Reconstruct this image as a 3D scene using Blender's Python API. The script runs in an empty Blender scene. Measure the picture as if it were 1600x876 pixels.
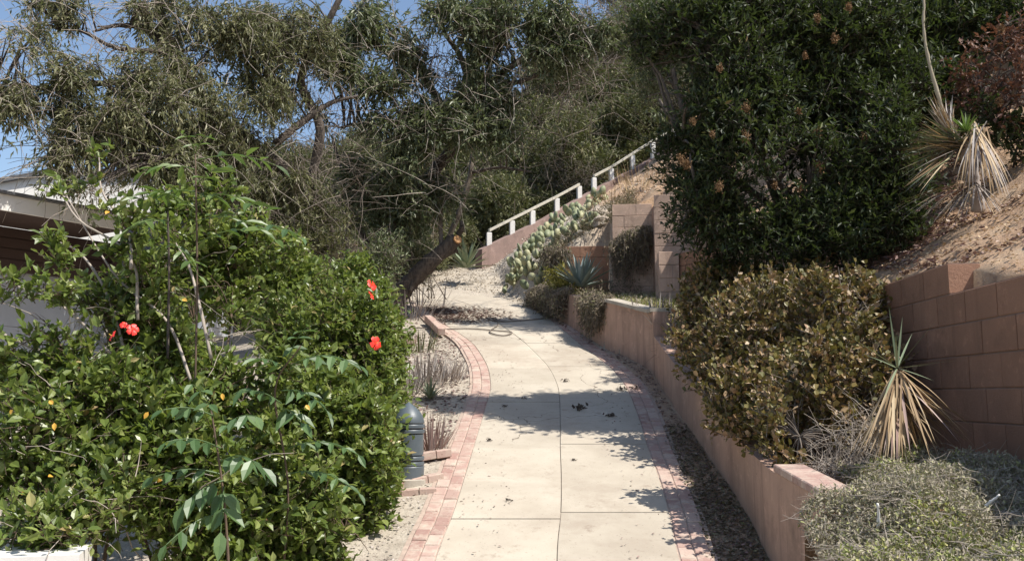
import bpy, math, random
import numpy as np
from mathutils import Vector, Matrix
random.seed(7)
rng = np.random.default_rng(7)
S = bpy.context.scene
COL = S.collection
R = math.radians

# ------------------------------------------------------------------ camera, sky, sun, exposure
F_PX, W_PX, H_PX = 1400.0, 1600.0, 876.0
PITCH, YAW = R(7.4), R(2.86)
cd = bpy.data.cameras.new('camera'); cam = bpy.data.objects.new('camera', cd); COL.objects.link(cam)
cd.sensor_width = 36.0; cd.lens = 36.0 * F_PX / W_PX
cd.clip_start = 0.1; cd.clip_end = 3000
cam.rotation_euler = (math.pi / 2 + PITCH, 0, YAW)
S.camera = cam
w = bpy.data.worlds.new('World'); S.world = w; w.use_nodes = True
SUN = Vector((0.60, -0.27, 1.0)).normalized()
el = math.asin(SUN.z); az = math.atan2(SUN.x, SUN.y)
nt = w.node_tree; bgn = nt.nodes['Background']
sky = nt.nodes.new('ShaderNodeTexSky'); sky.sky_type = 'NISHITA'; sky.sun_disc = False
sky.sun_elevation = el; sky.sun_rotation = az; sky.air_density = 1.0; sky.dust_density = 1.0; sky.ozone_density = 1.0
nt.links.new(sky.outputs[0], bgn.inputs[0]); bgn.inputs[1].default_value = 0.128
sl = bpy.data.lights.new('sun', 'SUN'); so = bpy.data.objects.new('sun', sl); COL.objects.link(so)
sl.energy = 4.9; sl.angle = R(0.53); sl.color = (1, 0.95, 0.87)
so.rotation_euler = SUN.to_track_quat('Z', 'Y').to_euler()
S.view_settings.view_transform = 'Standard'; S.view_settings.look = 'None'
S.view_settings.exposure = 0.46; S.view_settings.gamma = 1
S.cycles.max_bounces = 5; S.cycles.transparent_max_bounces = 4

# ------------------------------------------------------------------ layout helpers (camera stands at the origin; +Y runs up the path)
SL, HC = math.tan(R(14.48)), 2.44           # slope of the path, height of the camera over its plane
_cm = cam.rotation_euler.to_matrix()
def ray(px, py):
    return _cm @ Vector(((px - W_PX / 2) / F_PX, (H_PX / 2 - py) / F_PX, -1.0))
def P(px, py, Y):
    r = ray(px, py); return r * (Y / r.y)
def G(px, py, dz=0.0):
    r = ray(px, py); return r * ((HC - dz) / (SL * r.y - r.z))
def plane(y): return SL * max(y, 3.4) - HC
def lerp(xs, ys, v): return float(np.interp(v, xs, ys))

# ------------------------------------------------------------------ mesh helpers
def mesh_np(name, V, faces, mat, rnd=None, smooth=False):
    """faces: list of (n,k) int arrays"""
    V = np.asarray(V, dtype=np.float32)
    me = bpy.data.meshes.new(name)
    me.vertices.add(len(V)); me.vertices.foreach_set('co', V.ravel())
    loops = np.concatenate([f.ravel() for f in faces]).astype(np.int32)
    tot = np.concatenate([np.full(len(f), f.shape[1]) for f in faces]).astype(np.int32)
    st = np.concatenate([[0], np.cumsum(tot)[:-1]]).astype(np.int32)
    me.loops.add(len(loops)); me.loops.foreach_set('vertex_index', loops)
    me.polygons.add(len(tot)); me.polygons.foreach_set('loop_start', st); me.polygons.foreach_set('loop_total', tot)
    if rnd is not None:
        a = me.attributes.new('rnd', 'FLOAT', 'POINT'); a.data.foreach_set('value', np.asarray(rnd, dtype=np.float32))
    me.update(calc_edges=True)
    me.polygons.foreach_set('use_smooth', np.full(len(tot), bool(smooth)))
    if mat: me.materials.append(mat)
    return me
def link(name, me, parent=None, loc=(0, 0, 0), kind=None):
    o = bpy.data.objects.new(name, me); COL.objects.link(o); o.location = loc
    if parent: o.parent = parent
    if kind: o['kind'] = kind
    return o
def thing(name, label, cat, base, group=None):
    o = bpy.data.objects.new(name, None); COL.objects.link(o); o.location = base; o.empty_display_size = .2
    o['label'] = label; o['category'] = cat
    if group: o['group'] = group
    return o
def tag(o, label, cat, group=None):
    o['label'] = label; o['category'] = cat
    if group: o['group'] = group
    return o
class MB:
    """collects polygons in world coordinates; build() makes one mesh object under parent"""
    def __init__(s): s.v = []; s.f = {}; s.r = []
    def add(s, V, F, rnd=0.5):
        n = len(s.v); s.v += [tuple(p) for p in V]; s.r += [rnd] * len(V)
        for f in F: s.f.setdefault(len(f), []).append([i + n for i in f])
        return s
    def mesh(s, name, mat, off=(0, 0, 0), smooth=False):
        V = np.array(s.v, dtype=np.float32) - np.array(off, dtype=np.float32)
        return mesh_np(name, V, [np.array(f) for f in s.f.values()], mat, s.r, smooth)
    def build(s, name, mat, parent=None, smooth=False, kind=None):
        off = parent.location if parent else (0, 0, 0)
        return link(name, s.mesh(name, mat, off, smooth), parent, kind=kind)
    def prism(s, poly_bot, poly_top, rnd=.5):
        n = len(poly_bot)
        F = [list(range(n))[::-1], list(range(n, 2 * n))] + [[i, (i + 1) % n, n + (i + 1) % n, n + i] for i in range(n)]
        return s.add(list(poly_bot) + list(poly_top), F, rnd)
    def box(s, c, d, rz=0, b=0.0, rnd=.5):
        x, y, z = d[0] / 2, d[1] / 2, d[2] / 2; cr, sr = math.cos(rz), math.sin(rz)
        def T(u, v, q): return (c[0] + u * cr - v * sr, c[1] + u * sr + v * cr, c[2] + q)
        if b <= 0:
            return s.prism([T(-x, -y, -z), T(x, -y, -z), T(x, y, -z), T(-x, y, -z)], [T(-x, -y, z), T(x, -y, z), T(x, y, z), T(-x, y, z)], rnd)
        rings = []
        for (i, q) in ((b, -z), (0, -z + b), (0, z - b), (b, z)):
            rings.append([T(-x + i, -y + i, q), T(x - i, -y + i, q), T(x - i, y - i, q), T(-x + i, y - i, q)])
        V = sum(rings, []); Fc = [[3, 2, 1, 0], [12, 13, 14, 15]]
        for k in range(3):
            for i in range(4): Fc.append([4 * k + i, 4 * k + (i + 1) % 4, 4 * k + 4 + (i + 1) % 4, 4 * k + 4 + i])
        return s.add(V, Fc, rnd)

def tubes_np(Pts, Rad, sides=4):
    """Pts (M,K,3), Rad (M,K) -> V, [quads]"""
    Pts = np.asarray(Pts, float); Rad = np.asarray(Rad, float)
    M, K, _ = Pts.shape
    T = np.gradient(Pts, axis=1); T /= np.linalg.norm(T, axis=2, keepdims=True) + 1e-9
    up = np.where(np.abs(T[:, :1, 2:3]) > .9, np.array([[[1., 0, 0]]]), np.array([[[0, 0, 1.]]]))
    up = np.repeat(up, K, axis=1)
    A = np.cross(T, up); A /= np.linalg.norm(A, axis=2, keepdims=True) + 1e-9
    B = np.cross(T, A)
    a = np.arange(sides) * 2 * np.pi / sides
    V = Pts[:, :, None, :] + Rad[:, :, None, None] * (np.cos(a)[None, None, :, None] * A[:, :, None, :] + np.sin(a)[None, None, :, None] * B[:, :, None, :])
    idx = np.arange(M * K * sides).reshape(M, K, sides)
    q = np.stack([idx[:, :-1, :], np.roll(idx[:, :-1, :], -1, axis=2), np.roll(idx[:, 1:, :], -1, axis=2), idx[:, 1:, :]], axis=-1).reshape(-1, 4)
    return V.reshape(-1, 3), q
def catmull(pts, n):
    pts = np.array(pts, float); m = len(pts)
    ext = np.vstack([2 * pts[0] - pts[1], pts, 2 * pts[-1] - pts[-2]])
    out = []
    for t in np.linspace(0, m - 1, n):
        i = min(int(t), m - 2); u = t - i
        p0, p1, p2, p3 = ext[i], ext[i + 1], ext[i + 2], ext[i + 3]
        out.append(.5 * ((2 * p1) + (-p0 + p2) * u + (2 * p0 - 5 * p1 + 4 * p2 - p3) * u ** 2 + (-p0 + 3 * p1 - 3 * p2 + p3) * u ** 3))
    return np.array(out)
def limb(name, pts, r0, r1, mat, parent, sides=9, n=22, wob=.12, cap=True):
    """a tapered, slightly knobbly tube through world points"""
    C = catmull([tuple(p) for p in pts], n)
    rr = np.linspace(1, 0, n) ** .8 * (r0 - r1) + r1
    rr = rr * (1 + rng.normal(0, wob * .5, n))
    C = C + rng.normal(0, wob, (n, 3)) * rr[:, None] * .5
    V, q = tubes_np(C[None], rr[None], sides)
    jit = 1 + rng.normal(0, wob * .35, (n * sides, 1)); c = np.repeat(C, sides, axis=0); V = c + (V - c) * jit
    fs = [q]
    if cap: fs.append(np.array([list(range((n - 1) * sides, n * sides)), list(range(sides))[::-1]]))
    V = V - np.array(parent.location)
    link(name, mesh_np(name, V, fs, mat, np.full(len(V), .5), True), parent)
    return C
# leaf shapes: (x across, y along, z up) and faces
T_DIA = (np.array([(0, 0, 0), (.5, .42, .07), (0, 1, -.05), (-.5, .42, .07)]), [np.array([[0, 1, 2], [0, 2, 3]])])
T_OVA = (np.array([(0, 0, 0), (.42, .28, .07), (.40, .62, .05), (0, 1, -.10), (-.40, .62, .05), (-.42, .28, .07), (0, .45, -.02)]),
         [np.array([[0, 1, 6], [1, 2, 6], [2, 3, 6], [3, 4, 6], [4, 5, 6], [5, 0, 6]])])
T_RND = (np.array([(0, 0, 0), (.42, .35, .12), (.36, .85, .12), (-.36, .85, .12), (-.42, .35, .12)]), [np.array([[0, 1, 2], [0, 2, 3], [0, 3, 4]])])
def unit(a): return a / (np.linalg.norm(a, axis=-1, keepdims=True) + 1e-9)
def leaves_np(O, D, up, L, Wd, T):
    """O origins, D along-leaf directions, up approximate normals; returns V, faces"""
    D = unit(D); X = unit(np.cross(D, up)); N = np.cross(X, D)
    tv, tf = T
    V = O[:, None, :] + tv[None, :, 0:1] * (X * Wd[:, None])[:, None, :] + tv[None, :, 1:2] * (D * L[:, None])[:, None, :] + tv[None, :, 2:3] * (N * L[:, None])[:, None, :]
    k = len(tv); n = len(O)
    faces = [(f[None] + (np.arange(n) * k)[:, None, None]).reshape(-1, f.shape[1]) for f in tf]
    return V.reshape(-1, 3), faces
def gapnoise(Q, sc, seed):
    r = np.random.default_rng(seed); out = np.zeros(len(Q))
    for i in range(5):
        k = r.normal(0, 1, 3); k = k / np.linalg.norm(k) * sc * (1 + .5 * i); out += np.sin(Q @ k + r.uniform(0, 6.28)) / (1 + .3 * i)
    return out
def sprays(clumps, per_m2, lps, slen, droop, ll, lw, gap=0, gsc=3.0, shell=2.4, spread=.9, outward=.6, seed=1, T=T_DIA, lenvar=.42, upright=0.0, side_bias=None):
    """twigs with leaves filling ellipsoids; returns leaf arrays and twig polylines"""
    O = []; Ou = []
    for c, rad in clumps:
        c = np.array(c); rad = np.array(rad)
        area = 4 * math.pi * ((rad[0] * rad[1]) ** 1.6 / 3 + (rad[0] * rad[2]) ** 1.6 / 3 + (rad[1] * rad[2]) ** 1.6 / 3) ** (1 / 1.6)
        n = max(6, int(area * per_m2))
        d = unit(rng.normal(0, 1, (n, 3))); r = rng.random(n) ** (1 / shell)
        O.append(c + d * r[:, None] * rad * rng.uniform(.85, 1.12, (n, 1))); Ou.append(unit(d / rad))
    O = np.vstack(O); Ou = np.vstack(Ou)
    if gap is not None and gap != 0:
        k = gapnoise(O, gsc, seed) > gap - 1.2; O = O[k]; Ou = Ou[k]
    M = len(O)
    D = unit(Ou * outward + rng.normal(0, .6, (M, 3)) + np.array([0, 0, -droop + upright]))
    Ls = slen * rng.uniform(.6, 1.3, M)
    K = 4; t = np.linspace(0, 1, K)
    tw = O[:, None, :] - D[:, None, :] * (Ls * .3)[:, None, None] + D[:, None, :] * (t[None, :, None] * Ls[:, None, None]) + np.array([0, 0, -1.0]) * (droop * .35 * (t ** 2)[None, :, None] * Ls[:, None, None])
    tl = rng.uniform(.1, 1.05, (M, lps))
    base = O[:, None, :] - D[:, None, :] * (Ls * .3)[:, None, None] + D[:, None, :] * (tl * Ls[:, None])[:, :, None]
    base[..., 2] -= droop * .35 * tl ** 2 * Ls[:, None]
    base = base.reshape(-1, 3); n = len(base)
    Dr = np.repeat(D, lps, axis=0)
    LD = unit(Dr * .8 + rng.normal(0, spread, (n, 3)) + np.array([0, 0, -droop * .8 + upright]))
    up = unit(rng.normal(0, .55, (n, 3)) + np.array([0.12, -.1, 1]))
    L = ll * rng.uniform(1 - lenvar, 1 + lenvar, n) * np.where(rng.random(n) < .25, .6, 1)
    return base, LD, up, L, L * lw, tw, np.repeat(rng.random(M), lps) * .45 + rng.random(n) * .55
def foliage(name, sp, mat, parent, T=T_DIA, kind='stuff', take=None):
    b, D, up, L, Wd, tw, rn = sp
    off = np.array(parent.location) if parent else np.zeros(3)
    V, f = leaves_np(b - off, D, up, L, Wd, T)
    return link(name, mesh_np(name, V, f, mat, np.repeat(rn, len(T[0]))), parent, kind=kind)
def twigs(name, tw, r0, mat, parent, kind='stuff', frac=1.0, sides=3):
    if frac < 1: tw = tw[rng.random(len(tw)) < frac]
    K = tw.shape[1]; rad = np.linspace(1, .35, K)[None] * r0 * rng.uniform(.6, 1.4, (len(tw), 1))
    off = np.array(parent.location) if parent else np.zeros(3)
    V, q = tubes_np(tw - off, rad, sides)
    return link(name, mesh_np(name, V, [q], mat, np.repeat(rng.random(len(tw)), K * sides), True), parent, kind=kind)
def leaf_objects(name, sp, n, mat, parent, T, near=None):
    """the n leaves that show largest become objects of their own; returns the remaining ones"""
    b, D, up, L, Wd, tw, rn = sp
    d = np.linalg.norm(b, axis=1) / L * rng.uniform(.8, 1.2, len(L))
    ids = np.argsort(d)[:n]; keep = np.ones(len(L), bool); keep[ids] = False
    protos = []
    for k in range(6):
        V, f = leaves_np(np.zeros((1, 3)), np.array([[0, 1., 0]]), np.array([[0, 0, 1.]]), np.array([1.]), np.array([1.]), T)
        protos.append(mesh_np(name, V, f, mat, np.full(len(V), (k + .5) / 6)))
    off = Vector(parent.location)
    for i in ids:
        d_ = Vector(unit(D[i])); x = Vector(np.cross(unit(D[i]), up[i])).normalized(); nn = x.cross(d_)
        m = Matrix(((x.x * Wd[i], d_.x * L[i], nn.x * L[i], b[i][0] - off.x), (x.y * Wd[i], d_.y * L[i], nn.y * L[i], b[i][1] - off.y), (x.z * Wd[i], d_.z * L[i], nn.z * L[i], b[i][2] - off.z), (0, 0, 0, 1)))
        o = bpy.data.objects.new(name, protos[min(5, int(rn[i] * 6))]); COL.objects.link(o); o.parent = parent; o.matrix_local = m
    return (b[keep], D[keep], up[keep], L[keep], Wd[keep], tw, rn[keep])

# ------------------------------------------------------------------ materials
def newmat(name):
    m = bpy.data.materials.new(name); m.use_nodes = True; n = m.node_tree
    return m, n, n.nodes['Principled BSDF'], n.nodes['Material Output']
def ramp(n, cols, fac):
    r = n.nodes.new('ShaderNodeValToRGB'); e = r.color_ramp.elements
    while len(e) < len(cols): e.new(.5)
    for i, (p, c) in enumerate(cols): e[i].position = p; e[i].color = (*c, 1)
    n.links.new(fac, r.inputs[0]); return r.outputs[0]
def noise(n, scale, detail=4, rough=.6, coord=None, vscale=None):
    t = n.nodes.new('ShaderNodeTexNoise'); t.inputs['Scale'].default_value = scale; t.inputs['Detail'].default_value = detail; t.inputs['Roughness'].default_value = rough
    g = n.nodes.new('ShaderNodeNewGeometry'); src = g.outputs['Position']
    if vscale:
        mp = n.nodes.new('ShaderNodeMapping'); mp.inputs['Scale'].default_value = vscale; n.links.new(src, mp.inputs[0]); src = mp.outputs[0]
    n.links.new(src, t.inputs['Vector']); return t.outputs['Fac']
def mix(n, a, b, fac, mode='MIX'):
    m = n.nodes.new('ShaderNodeMix'); m.data_type = 'RGBA'; m.blend_type = mode
    for s_, v in ((6, a), (7, b)):
        if isinstance(v, tuple): m.inputs[s_].default_value = (*v, 1)
        else: n.links.new(v, m.inputs[s_])
    if isinstance(fac, float): m.inputs[0].default_value = fac
    else: n.links.new(fac, m.inputs[0])
    return m.outputs[2]
def thr(n, v, lo, hi):
    m = n.nodes.new('ShaderNodeMapRange'); m.inputs[1].default_value = lo; m.inputs[2].default_value = hi; n.links.new(v, m.inputs[0]); return m.outputs[0]
def bump(n, p, h, strength=.5, dist=.01):
    b = n.nodes.new('ShaderNodeBump'); b.inputs['Strength'].default_value = strength; b.inputs['Distance'].default_value = dist
    n.links.new(h, b.inputs['Height']); n.links.new(b.outputs[0], p.inputs['Normal'])
def objrnd(n):
    return n.nodes.new('ShaderNodeObjectInfo').outputs['Random']
def vary(n, col, amt=.25):
    """each separate piece a little lighter or darker in its own colour"""
    hsv = n.nodes.new('ShaderNodeHueSaturation'); n.links.new(col, hsv.inputs['Color'])
    mr = n.nodes.new('ShaderNodeMapRange'); mr.inputs[3].default_value = 1 - amt; mr.inputs[4].default_value = 1 + amt
    n.links.new(objrnd(n), mr.inputs[0]); n.links.new(mr.outputs[0], hsv.inputs['Value']); return hsv.outputs[0]
def leafmat(name, cols, rough=.45, transl=.25, tcol=None, spec=.5):
    m, n, p, out = newmat(name)
    a = n.nodes.new('ShaderNodeAttribute'); a.attribute_name = 'rnd'
    c = ramp(n, cols, a.outputs['Fac']); n.links.new(c, p.inputs['Base Color'])
    p.inputs['Roughness'].default_value = rough; p.inputs['Specular IOR Level'].default_value = spec
    if transl:
        t = n.nodes.new('ShaderNodeBsdfTranslucent'); tc = mix(n, c, tcol or (.25, .35, .05), .5); n.links.new(tc, t.inputs[0])
        mx = n.nodes.new('ShaderNodeMixShader'); mx.inputs[0].default_value = transl
        n.links.new(p.outputs[0], mx.inputs[1]); n.links.new(t.outputs[0], mx.inputs[2]); n.links.new(mx.outputs[0], out.inputs[0])
    return m
def flat(name, c, rough=.7, var=.15, scale=8, bmp=.2, piece=0.0):
    m, n, p, out = newmat(name)
    f = noise(n, scale); c2 = tuple(x * (1 - var) for x in c); c3 = tuple(min(1, x * (1 + var)) for x in c)
    k = ramp(n, [(.3, c2), (.7, c3)], f)
    if piece: k = vary(n, k, piece)
    n.links.new(k, p.inputs['Base Color']); p.inputs['Roughness'].default_value = rough
    if bmp: bump(n, p, noise(n, scale * 6), bmp, .01)
    return m
def mat_concrete():
    m, n, p, out = newmat('concrete')
    c = ramp(n, [(.32, (.39, .335, .265)), (.5, (.45, .395, .315)), (.72, (.505, .45, .365))], noise(n, 1.6, 6, .65))
    c = mix(n, c, (.33, .28, .22), thr(n, noise(n, 1.1, 5, .6, vscale=(.7, 1.8, 1)), .56, .95), 'MIX')
    c = mix(n, c, (.30, .25, .20), thr(n, noise(n, 60, 2, .5), .66, .74))
    c = mix(n, c, (.36, .30, .235), thr(n, noise(n, .55, 7, .75), .53, .66))
    c = mix(n, c, (.27, .21, .16), thr(n, noise(n, 5.5, 6, .7), .60, .75))
    vt = n.nodes.new('ShaderNodeTexVoronoi'); vt.feature = 'DISTANCE_TO_EDGE'; vt.inputs['Scale'].default_value = .55
    gg = n.nodes.new('ShaderNodeNewGeometry'); wn = n.nodes.new('ShaderNodeTexNoise'); wn.inputs['Scale'].default_value = 5; n.links.new(gg.outputs['Position'], wn.inputs['Vector'])
    va = n.nodes.new('ShaderNodeVectorMath'); va.operation = 'MULTIPLY_ADD'; n.links.new(wn.outputs['Color'], va.inputs[0]); va.inputs[1].default_value = (.28, .28, .28); n.links.new(gg.outputs['Position'], va.inputs[2]); n.links.new(va.outputs[0], vt.inputs['Vector'])
    ck = thr(n, vt.outputs['Distance'], .0035, .001); mk = thr(n, noise(n, .8, 2, .5), .50, .56)
    mm = n.nodes.new('ShaderNodeMath'); mm.operation = 'MULTIPLY'; n.links.new(ck, mm.inputs[0]); n.links.new(mk, mm.inputs[1])
    c = mix(n, c, (.16, .13, .10), mm.outputs[0])
    c = vary(n, c, .07)
    n.links.new(c, p.inputs['Base Color']); p.inputs['Roughness'].default_value = .9
    bump(n, p, noise(n, 120, 5), .35, .004); return m
def mat_brick():
    m, n, p, out = newmat('pink_brick')
    c = ramp(n, [(0, (.34, .205, .17)), (.3, (.43, .30, .25)), (.5, (.40, .26, .215)), (.75, (.46, .35, .29)), (1, (.31, .18, .15))], objrnd(n))
    c = mix(n, c, (.50, .42, .34), thr(n, noise(n, 9, 6, .7), .45, .68)); c = mix(n, c, (.22, .12, .10), thr(n, noise(n, 40, 3), .62, .75))
    n.links.new(c, p.inputs['Base Color']); p.inputs['Roughness'].default_value = .92
    bump(n, p, noise(n, 70, 5), .5, .006); return m
def mat_stucco(name, base, streak, lo=.5, hi=.75, piece=.0, str_=.4):
    m, n, p, out = newmat(name)
    c = ramp(n, [(.3, tuple(x * .86 for x in base)), (.7, tuple(x * 1.12 for x in base))], noise(n, 3.5, 6))
    c = mix(n, c, streak, thr(n, noise(n, 1.5, 7, .75, vscale=(4, 4, .30)), lo, hi + .06))
    c = mix(n, c, tuple(x * .55 for x in base), thr(n, noise(n, 1.3, 6, .7), .55, .72))
    c = mix(n, c, tuple(x * 1.5 for x in base), thr(n, noise(n, 7, 7, .75), .58, .72))
    if piece: c = vary(n, c, piece)
    n.links.new(c, p.inputs['Base Color']); p.inputs['Roughness'].default_value = .9
    bump(n, p, noise(n, 45, 7, .8), min(1, str_ * 1.6), .010); return m
def mat_soil():
    m, n, p, out = newmat('hill_soil')
    c = ramp(n, [(.3, (.30, .18, .105)), (.5, (.42, .275, .17)), (.7, (.50, .36, .235))], noise(n, 2.2, 8, .7))
    g = ramp(n, [(.3, (.34, .29, .23)), (.55, (.45, .395, .32)), (.75, (.54, .48, .39))], noise(n, 5, 8, .7))
    # grey gravelly ground along and beyond the path, orange earth on the bank to the right
    geo = n.nodes.new('ShaderNodeNewGeometry'); sp = n.nodes.new('ShaderNodeSeparateXYZ'); n.links.new(geo.outputs['Position'], sp.inputs[0])
    c = mix(n, g, c, thr(n, sp.outputs['X'], .4, 1.3))
    c = mix(n, c, (.15, .105, .085), thr(n, noise(n, 26, 5, .7), .56, .7))
    c = mix(n, c, (.52, .45, .36), thr(n, noise(n, 42, 4, .6), .62, .72))
    n.links.new(c, p.inputs['Base Color']); p.inputs['Roughness'].default_value = 1
    bump(n, p, noise(n, 18, 8, .7), .8, .03); return m
def mat_bark(name, a, b):
    m, n, p, out = newmat(name)
    c = ramp(n, [(.35, a), (.65, b)], noise(n, 9, 6, .7, vscale=(3, 3, .8)))
    n.links.new(c, p.inputs['Base Color']); p.inputs['Roughness'].default_value = .95
    bump(n, p, noise(n, 26, 6, .7, vscale=(3, 3, .6)), .9, .02); return m
M = dict(
    concrete=mat_concrete(), brick=mat_brick(), soil=mat_soil(),
    lowwall=mat_stucco('low_wall_stucco', (.48, .315, .235), (.17, .10, .085)),
    cmu=mat_stucco('shaded_pink_block', (.33, .18, .115), (.17, .09, .06), .55, .8, piece=.07, str_=.7),  # block tone darkened to carry the shade on these walls
    cmu_lit=mat_stucco('sunlit_pink_block', (.50, .36, .28), (.24, .15, .12), .55, .8, piece=.08),  # paler copy of the block, sunlight put into its colour
    mortar=flat('mortar', (.22, .15, .12), .95), bed=flat('sandy_mortar', (.40, .31, .25), .95, .2, 20), cap=flat('wall_cap', (.40, .36, .30), .9, .2),
    ramp=mat_stucco('ramp_wall_paint', (.26, .18, .155), (.17, .12, .10)),
    white=flat('white_paint', (.72, .70, .66), .6, .1, 20), rail=flat('weathered_rail', (.46, .43, .36), .8, .2, 14),
    bark=mat_bark('dark_bark', (.05, .04, .034), (.16, .13, .105)), bark_light=mat_bark('grey_bark', (.13, .11, .09), (.26, .22, .18)),
    cut=flat('cut_wood', (.38, .20, .08), .8, .25, 20),
    twig=flat('dry_twig', (.20, .165, .135), .9, .3, 5, 0), hib_twig=flat('shrub_stem', (.11, .075, .05), .8, .3, 8, 0), pale_twig=flat('pale_twig', (.36, .31, .26), .9, .3, 5, 0),
    bollard=flat('grey_green_metal', (.085, .105, .12), .45, .12, 5, .03),
    bwhite=flat('house_white', (.68, .66, .62), .8, .06, 3), bgrey=flat('house_wall_grey', (.40, .42, .45), .85, .08, 2),
    bbrown=flat('brown_siding', (.055, .032, .025), .8, .2, 3), roof=flat('roof_felt', (.12, .12, .125), .9, .2, 10), shingle=flat('weathered_shingle', (.20, .18, .155), .95, .25, 10, .3, .2),
    cable=flat('cable', (.17, .14, .115), .7, .2, 10, 0), rock=flat('rock', (.36, .32, .27), .95, .25, 12, .6, .2), stone=flat('pale_stone', (.44, .37, .30), .95, .25, 9, .6, .2),
    flower=flat('red_petal', (.85, .045, .03), .5, .15, 20, 0), fcore=flat('yellow_stamen', (.8, .5, .08), .6),
)
L_ = leafmat
M['hib'] = L_('shrub_leaf', [(0, (.045, .075, .018)), (.35, (.105, .155, .034)), (.7, (.20, .25, .065)), (.88, (.30, .335, .12)), (.94, (.44, .36, .16)), (1, (.30, .17, .09))], .38, .34, (.36, .46, .06))
M['hibd'] = L_('dark_shrub_leaf', [(0, (.025, .050, .016)), (.5, (.055, .095, .030)), (.85, (.10, .15, .05)), (.96, (.13, .17, .06)), (1, (.34, .22, .07))], .34, .22, (.2, .35, .05))
M['big'] = L_('broad_leaf', [(0, (.05, .10, .035)), (.6, (.085, .15, .055)), (1, (.13, .20, .08))], .42, .25, (.25, .42, .05))
M['biggreen'] = L_('fresh_broad_leaf', [(0, (.05, .095, .02)), (.6, (.09, .15, .035)), (1, (.15, .21, .06))], .42, .3, (.25, .40, .06))
M['olive'] = L_('tree_leaf', [(0, (.06, .07, .03)), (.45, (.145, .15, .068)), (.8, (.25, .245, .13)), (1, (.38, .34, .21))], .5, .26, (.2, .25, .06))
M['green2'] = L_('tree_leaf_green', [(0, (.045, .062, .03)), (.45, (.12, .143, .07)), (.8, (.22, .24, .13)), (1, (.34, .33, .21))], .46, .26, (.2, .28, .06))
M['sumac'] = L_('sumac_leaf', [(0, (.014, .022, .010)), (.5, (.030, .044, .016)), (.82, (.062, .080, .028)), (.95, (.14, .16, .055)), (1, (.18, .10, .055))], .52, .16, (.2, .3, .05), .3)
M['sumacfl'] = L_('dry_flower', [(0, (.13, .075, .035)), (1, (.30, .18, .085))], .9, 0)
M['redbush'] = L_('red_dry_leaf', [(0, (.08, .04, .03)), (.45, (.15, .075, .052)), (.8, (.22, .12, .08)), (1, (.10, .12, .04))], .7, .15, (.4, .15, .05))
M['jade'] = L_('coppery_leaf', [(0, (.055, .05, .016)), (.3, (.13, .12, .03)), (.52, (.21, .165, .05)), (.7, (.28, .16, .085)), (.86, (.42, .30, .18)), (1, (.56, .45, .34))], .5, .12, (.35, .3, .05))
M['brush'] = L_('brush_leaf', [(0, (.05, .056, .026)), (.45, (.115, .12, .05)), (.8, (.19, .185, .08)), (1, (.27, .22, .13))], .7, .12)
M['brushb'] = L_('brown_brush_leaf', [(0, (.06, .055, .035)), (.45, (.125, .105, .07)), (.75, (.16, .155, .075)), (.93, (.23, .18, .12)), (1, (.30, .15, .08))], .8, .08, (.3, .2, .1))
M['ygrn'] = L_('yellow_green_leaf', [(0, (.12, .12, .03)), (.6, (.26, .23, .05)), (1, (.42, .33, .07))], .6, .2)
M['agave'] = L_('agave_leaf', [(0, (.12, .165, .15)), (1, (.25, .30, .275))], .5, 0)
M['yucca'] = L_('yucca_leaf', [(0, (.13, .165, .09)), (1, (.26, .30, .18))], .5, 0)
M['straw'] = L_('dead_straw_leaf', [(0, (.26, .17, .09)), (.6, (.42, .30, .17)), (1, (.56, .44, .28))], .8, .1, (.5, .35, .15))
M['drygrey'] = L_('dry_grey_leaf', [(0, (.22, .18, .155)), (.6, (.36, .31, .275)), (1, (.52, .47, .42))], .85, 0)
M['dryred'] = L_('dry_red_leaf', [(0, (.17, .105, .09)), (.6, (.30, .20, .17)), (1, (.42, .33, .29))], .85, 0)
M['cactus'] = L_('cactus_pad', [(0, (.16, .19, .10)), (.6, (.25, .27, .15)), (1, (.40, .38, .22))], .6, 0)
M['cover'] = L_('groundcover_leaf', [(0, (.20, .17, .125)), (.45, (.36, .31, .22)), (.75, (.46, .41, .31)), (1, (.34, .36, .13))], .75, .15)
M['covgreen'] = L_('groundcover_green', [(0, (.17, .20, .05)), (.5, (.30, .33, .09)), (1, (.48, .45, .17))], .6, .25)
M['vine'] = L_('trailing_vine', [(0, (.10, .078, .055)), (.5, (.19, .15, .105)), (.85, (.29, .24, .165)), (1, (.20, .21, .09))], .85, .1)
M['litter'] = L_('leaf_litter', [(0, (.12, .07, .065)), (.45, (.22, .135, .125)), (.8, (.32, .22, .19)), (1, (.48, .38, .30))], .85, 0)
M['yleaf'] = L_('yellow_leaf', [(0, (.70, .36, .04)), (1, (.85, .52, .10))], .5, .3, (.9, .6, .1))

# ------------------------------------------------------------------ ground: one sheet with the bank and the terraces in it
_wb = [G(x, y) for x, y in [(1210, 876), (1190, 830), (1149, 762), (1110, 710), (1074, 656), (1050, 625), (1030, 590), (1018, 573), (985, 558), (950, 543), (925, 528), (905, 515), (885, 503), (866, 490), (850, 478), (830, 468), (812, 463)]]
WX = ([-1] + [p.y for p in _wb] + [22], [_wb[0].x] + [p.x for p in _wb] + [-1.6])
def xw(y): return lerp(*WX, y)                       # centre line of the low retaining wall
XH = ([0, 5.5, 7.4, 9.0, 10.5, 13, 60], [-.25, -.2, .22, .45, .1, -1.45, -1.6])
def hill(x, y): return plane(y) + .62 * (x - lerp(*XH, y))
XB = ([0, 9, 9.5, 12.9, 13.5, 13.55, 15, 15.05, 15.6, 15.61], [2.62, 2.62, 2.45, 2.25, 2.15, 1.78, 1.78, .93, .93, -9])
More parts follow.
